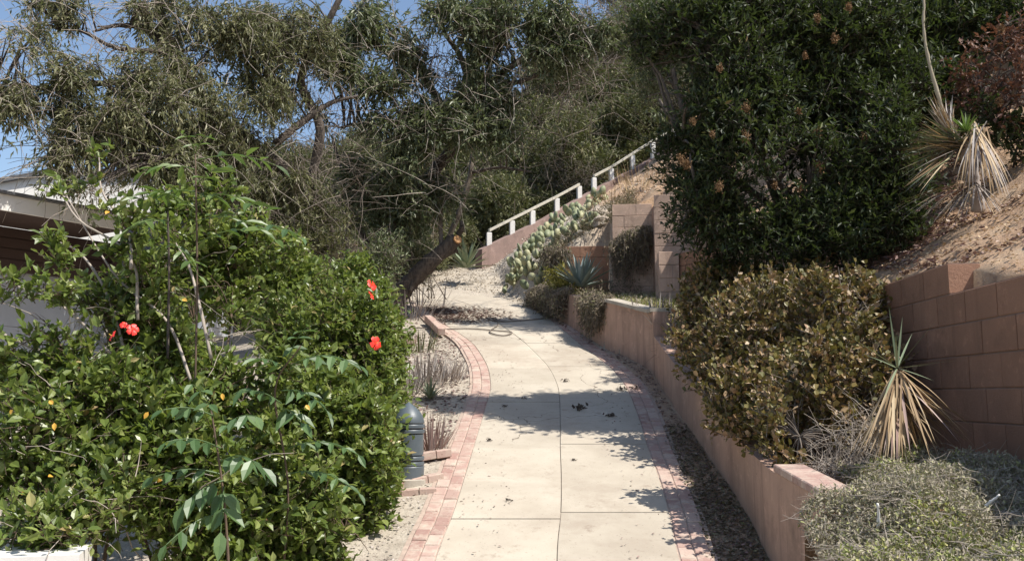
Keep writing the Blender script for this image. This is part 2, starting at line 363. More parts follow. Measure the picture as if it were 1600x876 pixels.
def terr(y): return plane(y) + .38 if y < 10.7 else lerp([10.7, 11.5, 15.6], [plane(10.7) + .40, 1.10, 1.75], y)
def zg(x, y):
    z = plane(y); u = x - xw(y)
    if u > .06 and y < 15.7:
        z = hill(x, y) if x > lerp(*XB, y) else min(terr(y), hill(x, y) + .3) if y > 10.7 else terr(y)
    elif y >= 15.7:
        z = max(z, min(hill(x, y), z + 1.7 * (x - xw(y) + .12))) if x > -1.6 else z
    elif y > 12: z = z
    if 17.3 < y < 24.3: z += .22 * math.sin(math.pi * (y - 17.3) / 7) * max(0, 1 - abs(x + .5) / 2.4)
    y0 = lerp([-.1, .04], [24, 29], x / max(y, 1))
    if y > y0:
        a = x / y; fade = min(1, max(0, (a + .52) / .2))
        z += (lerp([-.35, -.1, .04], [.12, .17, .46], a) * (min(y, 46) - y0)) * fade - .5 * max(0, y - 50)
    if x > 9: z -= .25 * (x - 9) * min(1, max(0, (30 - y) / 30))
    if x < -3.2: z -= .18 * min(6, -3.2 - x)
    return max(z, -6.0) if y > 50 else z
def gn(x, y): return .022 * math.sin(7.1 * x + 2.3 * y) * math.sin(5.3 * y - 1.7 * x) + .012 * math.sin(17 * x + 11 * y)
def rough_amp(x, y):
    if x < xw(y) + .2 and y < 17.6: return .2
    if x < xw(y) + .1: return .25 if y < 17.5 else 1.2
    return 1.0 + .8 * min(3, max(0, x - lerp(*XB, y)))
gx = np.concatenate([np.linspace(-400, -40, 8), np.linspace(-30, -6, 20), np.arange(-5.5, 6.5, .085), np.linspace(7, 30, 40), np.linspace(40, 400, 8)])
gy = np.concatenate([np.linspace(-60, 1, 10), np.arange(2, 20, .09), np.linspace(20.2, 55, 90), np.linspace(60, 900, 14)])
XX, YY = np.meshgrid(gx, gy)
ZZ = np.array([[zg(x, y) - .014 + gn(x, y) * rough_amp(x, y) for x in gx] for y in gy])
nx_, ny_ = len(gx), len(gy); ii = np.arange(nx_ * ny_).reshape(ny_, nx_)
q = np.stack([ii[:-1, :-1], ii[:-1, 1:], ii[1:, 1:], ii[1:, :-1]], -1).reshape(-1, 4)
link('ground', mesh_np('ground', np.stack([XX, YY, ZZ], -1).reshape(-1, 3), [q], M['soil'], None, True), kind='structure')

# ------------------------------------------------------------------ path: concrete slabs and brick edging
rows = [(876, 680, 1062), (800, 709, 1045), (740, 728, 1027), (700, 740, 1012), (660, 752, 1000), (620, 764, 985), (600, 767, 975), (575, 763, 955), (555, 753, 930), (535, 738, 903), (519, 716, 884), (508, 698, 870), (499, 684, 858), (487, 671, 838), (477, 658, 814), (468, 640, 782), (461, 610, 745)]
Lw = [np.array(G(l, y)) for y, l, r in rows]; Rw = [np.array(G(r, y)) for y, l, r in rows]
Lw = [np.array((Lw[0][0], 3.5, plane(3.5)))] + Lw; Rw = [np.array((Rw[0][0], 3.5, plane(3.5)))] + Rw
Lc = catmull(Lw, 260); Rc = catmull(Rw, 260); Cc = (Lc + Rc) / 2
Lc[:, 2] = SL * Lc[:, 1] - HC; Rc[:, 2] = SL * Rc[:, 1] - HC; Cc[:, 2] = SL * Cc[:, 1] - HC
s_arc = np.concatenate([[0], np.cumsum(np.linalg.norm(np.diff(Cc, axis=0), axis=1))])
def at_s(C, s): return np.array([np.interp(s, s_arc, C[:, k]) for k in range(3)])
path = thing('path', 'tan concrete footpath with brick edging climbing and bending left', 'path', (0, 6, plane(6)))
del path['label'], path['category']; path['kind'] = 'structure'
zup = np.array([0, 0, 1.])
cuts = [0, 1.3, 2.86, 4.41, 5.95, 7.5, 9.0, 10.5, 12.0, 13.4, s_arc[-1]]
for side in (0, 1):
    for k in range(len(cuts) - 1):
        s0, s1 = cuts[k] + (.12 * side if 0 < k else 0) + .005, cuts[k + 1] + (.12 * side if k + 1 < len(cuts) - 1 else 0) - .005
        top = []; ss = np.linspace(s0, s1, 8)
        A, B = (Lc, Cc) if side == 0 else (Cc, Rc)
        dz = random.uniform(-.003, .004)
        a = [at_s(A, s) for s in ss]; b = [at_s(B, s) for s in ss]
        mb = MB(); V = []
        for p_, q_ in zip(a, b):
            d = (q_ - p_) / np.linalg.norm(q_ - p_); lo, hi = (0, .003) if side == 0 else (.003, 0)
            i_, j_ = p_ + d * lo + zup * dz, q_ - d * hi + zup * dz
            V += [i_, j_, j_ - zup * .1, i_ - zup * .1]
        Fc = [[0, 1, 2, 3], [4 * 7 + 3, 4 * 7 + 2, 4 * 7 + 1, 4 * 7]]
        for m_ in range(7):
            for e in range(4): Fc.append([4 * m_ + e, 4 * m_ + 4 + e, 4 * m_ + 4 + (e + 1) % 4, 4 * m_ + (e + 1) % 4])
        mb.add(V, Fc); o = mb.build('concrete_slab', M['concrete'], path)
brick_me = {}
def brick_piece(c, ux, uy, lx, ly, lz, parent, mat, name='brick'):
    """one brick: centre c, axes ux (length lx), uy (length ly)"""
    key = (round(lx, 3), round(ly, 3), round(lz, 3), mat.name)
    if key not in brick_me: brick_me[key] = MB().box((0, 0, 0), (lx, ly, lz), 0, .006).mesh(name, mat)
    o = bpy.data.objects.new(name, brick_me[key]); COL.objects.link(o); o.parent = parent
    ux = Vector(ux).normalized(); uy = Vector(uy).normalized(); uz = ux.cross(uy).normalized(); uy = uz.cross(ux)
    c = Vector(c) - Vector(parent.location)
    o.matrix_local = Matrix(((ux.x, uy.x, uz.x, c.x), (ux.y, uy.y, uz.y, c.y), (ux.z, uy.z, uz.z, c.z), (0, 0, 0, 1)))
    return o
def edging(C, sgn, s0, s1, lift=0):
    s = s0
    while s < s1:
        p0 = at_s(C, s); p1 = at_s(C, s + .1); t = (p1 - p0) / np.linalg.norm(p1 - p0)
        side = np.cross(t, zup) * sgn; side /= np.linalg.norm(side)
        pitch = .162; step = pitch * (s_arc[-1] and 1)
        gap_ = .012
        for half in range(2):
            c = p0 + side * (.010 + .047 + .099 * half) + t * (.08 if half else 0) * 1.0 + zup * (-.040 + random.uniform(-.003, .003))
            sd = side + t * random.uniform(-.03, .03)
            brick_piece(c, sd, t, (.094), pitch - .006, .08, path, M['brick'])
        loc = np.linalg.norm(at_s(C, s + .05) - at_s(C, s)) / .05
        s += pitch / max(.5, loc)
edging(Lc, -1, .4, 9.6); edging(Rc, 1, .4, 12.6); edging(Lc, -1, 9.8, 11.6)
# mortar bed beside the slabs under the bricks
for C, sg in ((Lc, -1), (Rc, 1)):
    V = []; n_ = 60; ss = np.linspace(0, s_arc[-1] - .1, n_)
    for s in ss:
        p0 = at_s(C, s); p1 = at_s(C, s + .05); t = (p1 - p0) / np.linalg.norm(p1 - p0); sd = np.cross(t, zup) * sg; sd /= np.linalg.norm(sd)
        V += [p0 - sd * .02 - zup * .008, p0 + sd * .235 - zup * .008, p0 + sd * .235 - zup * .09, p0 - sd * .02 - zup * .09]
    Fc = [[4 * i + e, 4 * i + 4 + e, 4 * i + 4 + (e + 1) % 4, 4 * i + (e + 1) % 4] for i in range(n_ - 1) for e in range(4)]
    MB().add(V, Fc).build('mortar_bed', M['bed'], path)

# ------------------------------------------------------------------ walls
def swept(name, pts, tops, bots, th, mat, parent, smooth=False):
    """wall of thickness th along plan points with its own top and bottom heights"""
    mb = MB(); V = []
    n = len(pts)
    for i in range(n):
        a = np.array(pts[max(0, i - 1)][:2]); b = np.array(pts[min(n - 1, i + 1)][:2]); d = (b - a) / np.linalg.norm(b - a); nn = np.array((d[1], -d[0]))
        c = np.array(pts[i][:2]); l, r = c - nn * th / 2, c + nn * th / 2
        V += [(*l, tops[i]), (*r, tops[i]), (*r, bots[i]), (*l, bots[i])]
    Fc = [[0, 1, 2, 3], [4 * n - 1, 4 * n - 2, 4 * n - 3, 4 * n - 4]] + [[4 * i + e, 4 * i + 4 + e, 4 * i + 4 + (e + 1) % 4, 4 * i + (e + 1) % 4] for i in range(n - 1) for e in range(4)]
    return mb.add(V, Fc).build(name, mat, parent)
lw = thing('retaining_wall', 'low pink stuccoed retaining wall running beside the right edge of the path', 'wall', (1.42, 7, plane(7)))
ys = [4.42, 4.9, 5.6, 6.3, 7.0, 7.7, 8.4, 9.1, 9.8, 10.45]
def lowtop(y): return lerp([4.4, 5.6, 6.4], [-.50, -.43, plane(6.4) + .44], y) if y < 6.4 else plane(y) + .44
swept('wall_body', [(xw(y) + .06, y) for y in ys], [lowtop(y) for y in ys], [plane(y) - .3 for y in ys], .17, M['lowwall'], lw)
swept('end_return', [(xw(4.5) + .15, 4.5), (2.2, 4.5)], [-.505, -.505], [-1.6, -1.6], .16, M['lowwall'], lw)
for i in range(5):     # brick cap at the near end, laid flat
    y = 4.52 + .205 * i
    brick_piece((xw(y) + .055, y, lowtop(y) + .026), (0, 1, .06), (-1, 0, 0), .196, .18, .046, lw, M['brick'])
brick_piece((xw(4.5) + .27, 4.5, -.47), (1, 0, 0), (0, 1, 0), .2, .17, .046, lw, M['brick'])
brick_piece((xw(4.5) + .48, 4.52, -.472), (1, 0.05, 0), (0, 1, 0), .2, .17, .046, lw, M['brick'])
lw2 = thing('retaining_wall', 'taller far stretch of pink garden wall hung with dry vines where the path bends', 'wall', (.6, 12, 1))
ys2 = [10.45, 10.7, 11.1, 11.5, 11.9, 12.5, 13.2, 13.8, 14.3, 14.8]
def ftop(y): return lerp([10.4, 10.95, 10.96, 11.9, 15], [.98, .99, 1.03, 1.24, 1.78], y)
p2 = [(xw(y) + .06, y) for y in ys2]
swept('wall_body', p2, [ftop(y) for y in ys2], [plane(y) - .3 for y in ys2], .18, M['lowwall'], lw2)
for i in range(0, 5):
    a, b = p2[i], p2[i + 1]; swept('cap_slab', [a, b], [ftop(ys2[i]) + .045] * 1 + [ftop(ys2[i + 1]) + .045], [ftop(ys2[i]) + .002, ftop(ys2[i + 1]) + .002], .24, M['cap'], lw2)

def block_wall(name, label, a, b, ztop, courses, mat, bl=.4, bh=.2, th=.2, step=None, open_ends=True):
    """running-bond wall of single blocks from plan point a to b, top course last; step(s)-> courses removed from the top at distance s"""
    a = np.array(a, float); b = np.array(b, float); Ln = np.linalg.norm(b - a); d = (b - a) / Ln
    base = Vector((*((a + b) / 2), ztop - courses * bh))
    t = thing(name, label, 'wall', base); rz = math.atan2(d[1], d[0])
    core = MB()
    for k in range(courses):
        zc = ztop - bh * (k + .5); s = -(bl / 2) * (k % 2)
        lo, hi = 1e9, -1e9
        while s < Ln - .02:
            s0, s1 = max(0, s), min(Ln, s + bl); s += bl
            if s1 - s0 < .05: continue
            if step and k < step((s0 + s1) / 2): continue
            lo, hi = min(lo, s0), max(hi, s1)
            ln = s1 - s0 - .010; c = a + d * (s0 + s1) / 2
            key = (round(ln, 3), bh, th, mat.name)
            if key not in brick_me: brick_me[key] = MB().box((0, 0, 0), (ln, th, bh - .008), 0, .004).mesh('block', mat)
            o = bpy.data.objects.new('block', brick_me[key]); COL.objects.link(o); o.parent = t
            o.location = Vector((c[0], c[1], zc)) - base + Vector((-d[1], d[0], 0)) * random.uniform(-.003, .003); o.rotation_euler = (0, 0, rz)
        if hi > lo:
            c = a + d * (lo + hi) / 2; core.box((c[0], c[1], zc), (hi - lo - .012, th - .016, bh + (.0 if k else -.014)), rz)
    core.build('mortar', M['bed'] if mat is M['cmu_lit'] else M['mortar'], t)
    return t
def stp(s):   # top courses drop towards the camera
    return 1 if s < 2.62 else 0 if s < 3.15 else 0
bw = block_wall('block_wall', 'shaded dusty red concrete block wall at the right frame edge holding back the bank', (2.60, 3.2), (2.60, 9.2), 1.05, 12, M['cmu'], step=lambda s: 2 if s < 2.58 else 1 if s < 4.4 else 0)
block_wall('block_wall', 'narrow sunlit pink block wall panel left of the taller one on the hillside', (.95, 15.0), (1.62, 14.96), 3.22, 9, M['cmu_lit'])
block_wall('block_wall', 'square pink block wall panel half hidden by the dark overhanging shrub', (1.50, 13.6), (2.7, 13.45), 3.06, 10, M['cmu_lit'])
block_wall('block_wall', 'short end pier of pink blocks just below the overhanging dark shrub', (1.50, 13.2), (1.80, 13.2), 2.12, 5, M['cmu_lit'])
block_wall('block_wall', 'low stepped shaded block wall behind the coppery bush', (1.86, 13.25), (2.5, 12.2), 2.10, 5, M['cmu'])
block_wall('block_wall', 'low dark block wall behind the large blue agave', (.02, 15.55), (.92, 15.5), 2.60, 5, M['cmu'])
swept('side_wall', [(1.66, 13.66), (1.70, 14.9)], [3.0, 3.15], [1.2, 1.3], .18, M['lowwall'], None)
tag(bpy.data.objects['side_wall'], 'pink side wall joining the two block panels on the hillside, in shade', 'wall')
# ramp wall with railing, climbing the hillside behind
rw = [(748, 390, 20.5), (800, 365, 21.2), (850, 341, 22), (900, 312, 23), (950, 284, 24), (1000, 258, 25), (1050, 228, 26), (1110, 196, 27.2), (1160, 172, 28)]
rp = [np.array(P(*p)) for p in rw]
ramp_t = thing('ramp_wall', 'dusty pink sloping wall climbing the hillside under the white post rail', 'wall', Vector(rp[0]))
swept('wall_body', [tuple(p) for p in rp], [p[2] for p in rp], [p[2] - 1.9 + 1.0 * (i > 3) * 0 for i, p in enumerate(rp)], .25, M['ramp'], ramp_t)
rail_t = thing('railing', 'weathered white post and rail handrail climbing the hillside stairs', 'railing', Vector(rp[0]))
rl = [(764, 360, 20.7), (800, 342, 21.2), (832, 326, 21.7), (870, 307, 22.4), (905, 288, 23.1), (928, 275, 23.5), (955, 261, 24.1), (988, 240, 24.7), (1020, 220, 25.3), (1052, 203, 26), (1085, 183, 26.7), (1120, 160, 27.4)]
rlp = [np.array(P(*p)) for p in rl]
for i in range(len(rlp) - 1):
    a, b = rlp[i], rlp[i + 1]
    if i == 4: continue
    m = MB(); dd = (b - a); pa = np.array([dd[1], -dd[0], 0]); pa = pa / np.linalg.norm(pa) * .03; u = np.array([0, 0, .032])
    sag = rng.normal(0, .012)
    m.prism([a - pa - u, a + pa - u, b + pa - u, b - pa - u], [a - pa + u, a + pa + u, b + pa + u, b - pa + u]).build('rail', M['rail'], rail_t)
for i, p in enumerate(rlp):
    zt = np.interp(p[1], [q_[1] for q_ in rp], [q_[2] for q_ in rp])
    zt = min(zt, p[2] - .25)
    MB().box((p[0], p[1] + .02, (p[2] - .05 + zt - .3) / 2), (.115, .115, p[2] - .05 - zt + .3), .3, .01).build('post', M['white'], rail_t)

# ------------------------------------------------------------------ houses on the left
hb = thing('house', 'low house with white fascia and brown siding behind the flowering hedge', 'house', (-7.5, 12, -.5))
e0, e1 = P(-160, 288, 8.6), P(196, 348, 10.8)
zf = (e0.z + e1.z) / 2
d = (Vector((e1.x, e1.y, 0)) - Vector((e0.x, e0.y, 0))).normalized(); nrm = Vector((-d.y, d.x, 0))
e0.z = e1.z = zf
def slab(a, b, dep, z0, z1, name, mat, parent, z0b=None, z1b=None):
    c, d_ = a + nrm * dep[1], b + nrm * dep[1]; a2, b2 = a + nrm * dep[0], b + nrm * dep[0]
    z0b = z0 if z0b is None else z0b; z1b = z1 if z1b is None else z1b
    pts = [(a2, z0, z1), (b2, z0, z1), (d_, z0b, z1b), (c, z0b, z1b)]
    return MB().prism([(p.x, p.y, zz) for p, zz, _ in pts], [(p.x, p.y, zz) for p, _, zz in pts]).build(name, mat, parent)
slab(e0, e1, (0, .04), zf - .09, zf + .09, 'fascia', M['bwhite'], hb)
slab(e0, e1, (-.05, 0.06), zf + .094, zf + .125, 'roof_edge', M['roof'], hb)
slab(e0, e1, (.05, 4.5), zf + .05, zf + .12, 'roof', M['roof'], hb, zf + .45, zf + .52)
slab(e0, e1, (.05, 1.0), zf - .085, zf - .06, 'soffit', M['bbrown'], hb)
ew = e1 + d * .5
slab(e0, ew, (1.0, 1.1), zf - .62, zf - .09, 'siding_band', M['bbrown'], hb)
for i in range(4):
    slab(e0, ew, (.985, 1.0), zf - .60 + .13 * i, zf - .485 + .13 * i, 'siding_board', M['bbrown'], hb)
slab(e0, ew, (1.12, 4.4), -1.2, zf - .1, 'wall', M['bgrey'], hb)
for tt in (.34, .985):
    c = e0 + (ew - e0) * tt; slab(c - d * .06, c + d * .06, (.75, .87), -1.2, zf - .09, 'post', M['bwhite'] if tt < .5 else M['bbrown'], hb)
hb2 = thing('house', 'tall white gabled house end with dark roof edge behind the low house', 'house', (-9, 18, 0))
def quadprism(pts, th, name, mat, parent):
    a = [Vector(p) for p in pts]; return MB().prism([tuple(p) for p in a], [(p.x + th[0], p.y + th[1], p.z + th[2]) for p in a]).build(name, mat, parent)
quadprism([P(-260, 420, 13), P(270, 420, 15), P(270, 275, 15), P(90, 268, 14.3), P(-260, 332, 13)], (-1, 3, 0), 'gable_wall', M['bwhite'], hb2)
quadprism([P(-265, 333, 12.95), P(88, 268, 14.2), P(88, 262, 14.2), P(-265, 324, 12.95)], (-1, 3.1, .02), 'roof_edge', M['roof'], hb2)
quadprism([P(88, 268, 14.2), P(275, 275, 14.95), P(275, 270, 14.95), P(88, 262, 14.2)], (-1, 3.1, .02), 'roof_edge', M['roof'], hb2)
hb3 = thing('house', 'small outbuilding with weathered shingle roof behind the hedge', 'house', Vector(P(240, 400, 12)))
r0, r1, r2, r3 = P(186, 420, 11), P(330, 420, 11), P(300, 345, 12.6), P(200, 340, 12.6)
quadprism([r0, r1, r2, r3], (0, .03, -.06), 'roof', M['roof'], hb3)
for i in range(7):
    for j in range(9):
        u0, u1 = (j + .5 * (i % 2)) / 9.5, (j + .5 * (i % 2) + .96) / 9.5; v0, v1 = i / 7, (i + 1.1) / 7
        f = lambda u, v: (r0 * (1 - u) + r1 * u) * (1 - v) + (r3 * (1 - u) + r2 * u) * v
        nn = (r1 - r0).cross(r3 - r0).normalized(); nn = nn if nn.z > 0 else -nn
        a, b, c, e = f(u0, v0) + nn * .03, f(u1, v0) + nn * .03, f(u1, v1) + nn * .01, f(u0, v1) + nn * .01
        MB().prism([a - nn * .018, b - nn * .018, c - nn * .018, e - nn * .018], [a, b, c, e]).build('shingle', M['shingle'], hb3)
quadprism([P(196, 520, 11.2), P(320, 520, 11.2), P(320, 420, 11.2), P(196, 420, 11.2)], (0, 1, 0), 'wall', M['bgrey'], hb3)
# pale low wall in the bottom left corner
fw = swept('garden_wall', [tuple(P(-120, 850, 3.9))[:2], tuple(P(135, 850, 4.1))[:2]], [P(20, 862, 4).z] * 2, [-2, -2], .3, M['bwhite'], None)
tag(fw, 'pale white low wall top in the bottom left corner under the hedge', 'wall')

# ------------------------------------------------------------------ bollard light
b0 = G(637, 747); bo = thing('bollard_light', 'short dark grey round bollard light with domed cap beside the hedge', 'bollard', b0)
def lathe(name, prof, mat, parent, seg=56):
    V = []; 
    for r, z in prof:
        for k in range(seg): V.append((r * math.cos(6.2832 * k / seg), r * math.sin(6.2832 * k / seg), z))
    n = len(prof); q = [[i * seg + k, i * seg + (k + 1) % seg, (i + 1) * seg + (k + 1) % seg, (i + 1) * seg + k] for i in range(n - 1) for k in range(seg)]
    me = mesh_np(name, np.array(V), [np.array(q), np.array([list(range(seg))[::-1]]), np.array([list(range((n - 1) * seg, n * seg))])], mat, None, False)
    sm = np.zeros(len(me.polygons), bool); me.polygons.foreach_set('use_smooth', sm)
    return link(name, me, parent)
Rb = .122
lathe('base', [(Rb, -.12), (Rb + .004, .09), (Rb, .097)], M['bollard'], bo)
def band(z): lathe('band', [(Rb - .012, z - .003), (Rb + .001, z), (Rb + .004, z + .004), (Rb + .004, z + .024), (Rb + .001, z + .029), (Rb - .012, z + .031)], M['bollard'], bo)
band(.10); band(.14); lathe('body', [(Rb - .012, .08), (Rb - .012, .178), (Rb - .003, .182), (Rb - .003, .338), (Rb - .012, .342), (Rb - .012, .42)], M['bollard'], bo)
band(.345); band(.385)
lathe('domed_cap', [(Rb - .012, .41), (Rb - .003, .420)] + [((Rb - .003) * (1 - t ** 2.1) + .004, .42 + .165 * t) for t in np.linspace(.05, 1, 14)], M['bollard'], bo)
lathe('footing', [(.17, -.15), (.17, -.002), (.155, .004)], M['cap'], bo)

# ------------------------------------------------------------------ bricks, rocks, cable and litter on the ground
def brick_row(pa, pb, label, n, hgt=.03, stand=False):
    a, b = Vector(G(*pa)), Vector(G(*pb)); dd = (b - a).normalized(); ln = (b - a).length / n
    t = thing('brick_edging', label, 'edging', (a + b) / 2)
    for i in range(n):
        c = a + dd * ln * (i + .5) + Vector((0, 0, hgt)); brick_piece(c, dd + Vector((0, 0, random.uniform(-.03, .03))), Vector((-dd.y, dd.x, 0)), ln - .008, .1, .1 if stand else .065, t, M['brick'])
brick_row((655, 720), (703, 713), 'short row of red bricks crossing the leaf strewn strip behind the bollard', 2, .035)
brick_row((588, 764), (690, 744), 'row of pinkish bricks at the foot of the bollard', 4, .0)
brick_row((570, 772), (682, 764), 'flush pale brick strip in the gravel in front of the bollard', 4, -.015)
brick_row((668, 505), (690, 527), 'raised red brick kerb where the path begins to bend', 4, .08, True)
brick_row((600, 540), (650, 536), 'short half buried brick row behind the grey tufts', 3, .03)
def rockmesh(seed, mat):
    r = np.random.default_rng(seed); V = []; n, m = 6, 8
    for i in range(n + 1):
        for j in range(m):
            th = math.pi * i / n; ph = 2 * math.pi * j / m; k = 1 + r.normal(0, .13)
            V.append((math.sin(th) * math.cos(ph) * k, math.sin(th) * math.sin(ph) * k * .8, math.cos(th) * k * .6))
    q = [[i * m + j, (i + 1) * m + j, (i + 1) * m + (j + 1) % m, i * m + (j + 1) % m] for i in range(n) for j in range(m)]
    return mesh_np('rock', np.array(V), [np.array(q)], mat, None, False)
rocks = [rockmesh(i, M['rock'] if i % 2 else M['stone']) for i in range(6)]
rk = [(1552, 432, 7.0, .07, 'grey rock on the bank above the block wall'), (1476, 452, 6.2, .03, 'small rock at the foot of the raised wall block'), (940, 395, 15.9, .16, 'tan boulder lowest in the rocky patch above the agave'), (915, 372, 16.4, .2, 'broad tan boulder left in the rocky patch'), (945, 355, 16.6, .22, 'tan boulder beside the narrow block panel'), (928, 335, 17.2, .2, 'tan boulder near the top of the rocky patch'), (950, 320, 17.4, .16, 'topmost tan boulder of the rocky patch'), (905, 388, 16, .12, 'small tan boulder at the left foot of the rocky patch'),
      (938, 376, 16.1, .13, 'cracked tan boulder mid patch above the dark low wall')]
for i, (x, y, Y, r, lb) in enumerate(rk):
    p = P(x, y, Y)
    if Y > 15: p.z = zg(p.x, p.y) + r * .2
    o = link('rock', rocks[i % 6], None, p); o.scale = (r * 1.6, r * 1.3, r * 1.3); o.rotation_euler = (random.uniform(-.3, .3), random.uniform(-.3, .3), random.uniform(0, 6)); tag(o, lb, 'rock')
cab = [(640, 511), (690, 514), (730, 513), (775, 516), (800, 519), (785, 524), (765, 518), (778, 507), (775, 497), (762, 497), (780, 502), (820, 500), (850, 497), (868, 494)]
cb = thing('cable', 'thin dark hose looping across the path near the bend', 'hose', G(775, 510))
limb('hose', [G(x, y, .015) for x, y in cab], .010, .010, M['cable'], cb, 6, 70, .02)

def scatter_litter(name, n, region, mat, size, label_kind='stuff', lift=.012, T=T_DIA, wid=.5, dens=None):
    x = rng.uniform(region[0], region[1], n * 2); y = rng.uniform(region[2], region[3], n * 2)
    ok = np.array([dens(a, b) for a, b in zip(x, y)]) if dens else np.ones(len(x), bool)
    x, y = x[ok][:n], y[ok][:n]
    z = np.array([zg(a, b) - .014 + gn(a, b) * rough_amp(a, b) for a, b in zip(x, y)]) + lift * rng.random(len(x)) + .004
    D = rng.normal(0, 1, (len(x), 3)); D[:, 2] *= .25; up = rng.normal(0, .3, (len(x), 3)) + np.array([0, 0, 1])
    L = size * rng.uniform(.4, 1.4, len(x)); V, f = leaves_np(np.stack([x, y, z], 1), D, up, L, L * wid, T)
    return link(name, mesh_np(name, V, f, mat, np.repeat(rng.random(len(x)), len(T[0]))), kind=label_kind)
def offpath(a, b): return min((Cc[::4, 0] - a) ** 2 + (Cc[::4, 1] - b) ** 2) > .85 ** 2
def edgeL(y): i = np.argmin(abs(Lc[:, 1] - y)); return Lc[i, 0]
def edgeR(y): i = np.argmin(abs(Rc[:, 1] - y)); return Rc[i, 0]
scatter_litter('leaf_litter', 3800, (-2.6, -.9, 7.4, 13), M['litter'], .045, dens=lambda a, b: a < edgeL(b) - .24)
scatter_litter('gravel', 2500, (-2.2, -.8, 4.5, 8), M['drygrey'], .018, wid=.9, T=T_RND, dens=lambda a, b: a < edgeL(b) - .24)
scatter_litter('leaf_litter', 26000, (2.7, 6.0, 4.5, 11), M['litter'], .05, lift=.03, dens=lambda a, b: math.sin(2.1 * a - 1.3 * b) + math.sin(5 * a + 3 * b) * .6 + rng.normal(0, .5) > .0)
scatter_litter('leaf_litter', 2600, (.75, 1.4, 4.5, 12), M['litter'], .03, dens=lambda a, b: a > edgeR(b) + .23 and a < xw(b) - .05)
scatter_litter('leaf_litter', 7000, (.85, 1.4, 4.3, 8.5), M['vine'], .03, dens=lambda a, b: a > edgeR(b) + .18 and a < xw(b) - .02 and rng.random() < 1.3 - (b - 5) * .25)  # dark litter, laid thicker to deepen the shade beside the low wall
scatter_litter('gravel', 12000, (2.7, 6.0, 4.5, 11), M['straw'], .022, lift=.02, wid=.9, T=T_RND)
M['chips'] = leafmat('sand_chips', [(0, (.30, .26, .21)), (.6, (.46, .41, .34)), (1, (.60, .55, .47))], .9, 0)
scatter_litter('gravel', 14000, (-3, 4, 15.8, 22), M['chips'], .035, lift=.03, wid=.8, T=T_RND, dens=offpath)
scatter_litter('leaf_litter', 1600, (-3.4, 1.2, 11, 15.5), M['litter'], .05, lift=.012, dens=offpath)
# leaf fragments on the slabs; the bend drift also paints the tree's shadow
def on_path(n, y0, y1, size, mat, name, dens):
    pts = []
    while len(pts) < n:
        s = rng.uniform(0, s_arc[-1] - .1); u = rng.random(); p = at_s(Lc, s) * (1 - u) + at_s(Rc, s) * u
        if y0 < p[1] < y1 and dens(u, p): pts.append(p + zup * .008)
    O = np.array(pts); D = rng.normal(0, 1, O.shape); D[:, 2] *= .1; up = rng.normal(0, .15, O.shape) + zup; L = size * rng.uniform(.4, 1.5, len(O))
    V, f = leaves_np(O, D, up, L, L * .5, T_DIA); link(name, mesh_np(name, V, f, mat, np.repeat(rng.random(len(O)), 4)), kind='stuff')
on_path(2400, 13.7, 15.6, .05, M['dryred'], 'leaf_litter', lambda u, p: rng.random() < (1.15 - 1.3 * u) * math.sin(math.pi * (p[1] - 13.6) / 2.1) * 1.4 - .15)
on_path(600, 5, 15, .020, M['litter'], 'leaf_litter', lambda u, p: abs(u - .5) > .25)
for i, (x, y, r) in enumerate([(906, 641, .038), (955, 651, .026), (790, 635, .014), (818, 623, .014), (765, 688, .014), (972, 609, .026), (994, 607, .024), (885, 596, .02), (795, 782, .012), (898, 719, .012)]):
    sp = [np.array(G(x, y)) + rng.normal(0, 1, 3) * np.array([r, r, r * .3]) + zup * r * .6 for _ in range(26)]
    O = np.array(sp); D = rng.normal(0, 1, O.shape); V, f = leaves_np(O - np.array(G(x, y)), D, rng.normal(0, 1, O.shape), np.full(26, r * 1.3), np.full(26, r * .8), T_DIA)
    o = link('leaf_clump', mesh_np('leaf_clump', V, f, M['bark'], np.repeat(rng.random(26), 4)), None, G(x, y))
    tag(o, ['dark crumpled leaf clump beside the centre joint of the path', 'dark leaf clump right of the larger one in the shrub shadow'][i] if i < 2 else 'tiny dark dry leaf fragment lying on the concrete path', 'leaf debris', None if i < 2 else 'tiny leaf fragments on the path')

# ------------------------------------------------------------------ spiky plants
def blade(O, D, L, Wd, droop, mat, parent, name='leaf', K=7, fold=.25, taper='spear', rnd=None):
    O = np.array(O, float); D = unit(np.array(D, float)); side = unit(np.cross(D, zup)) if abs(D[2]) < .98 else np.array([1., 0, 0])
    V = []; p = O.copy(); d = D.copy()
    for i in range(K + 1):
        t = i / K
        wv = {'spear': (.75 + 1.0 * t - 1.75 * t * t) if t < .6 else (.72 * (1 - t) / .4), 'strap': min(1, (1 - t) * 2.2) * (.8 + .2 * math.sin(t * 3)), 'agave': (.8 + .8 * t * (1 - t)) * (1 - t ** 2.6)}[taper] * Wd / 2
        n_ = np.cross(side, d)
        V += [p - side * wv + n_ * wv * fold, p, p + side * wv + n_ * wv * fold]
        if taper == 'agave': V[-2] = p - n_ * wv * .35
        p = p + d * L / K; d = unit(d + np.array([0, 0, -droop / K]))
    f = [[3 * i + e, 3 * i + e + 1, 3 * i + 4 + e, 3 * i + 3 + e] for i in range(K) for e in (0, 1)]
    V = np.array(V) - np.array(parent.location)
    r = rng.random() if rnd is None else rnd
    return link(name, mesh_np(name, V, [np.array(f)], mat, np.full(len(V), r), True), parent)
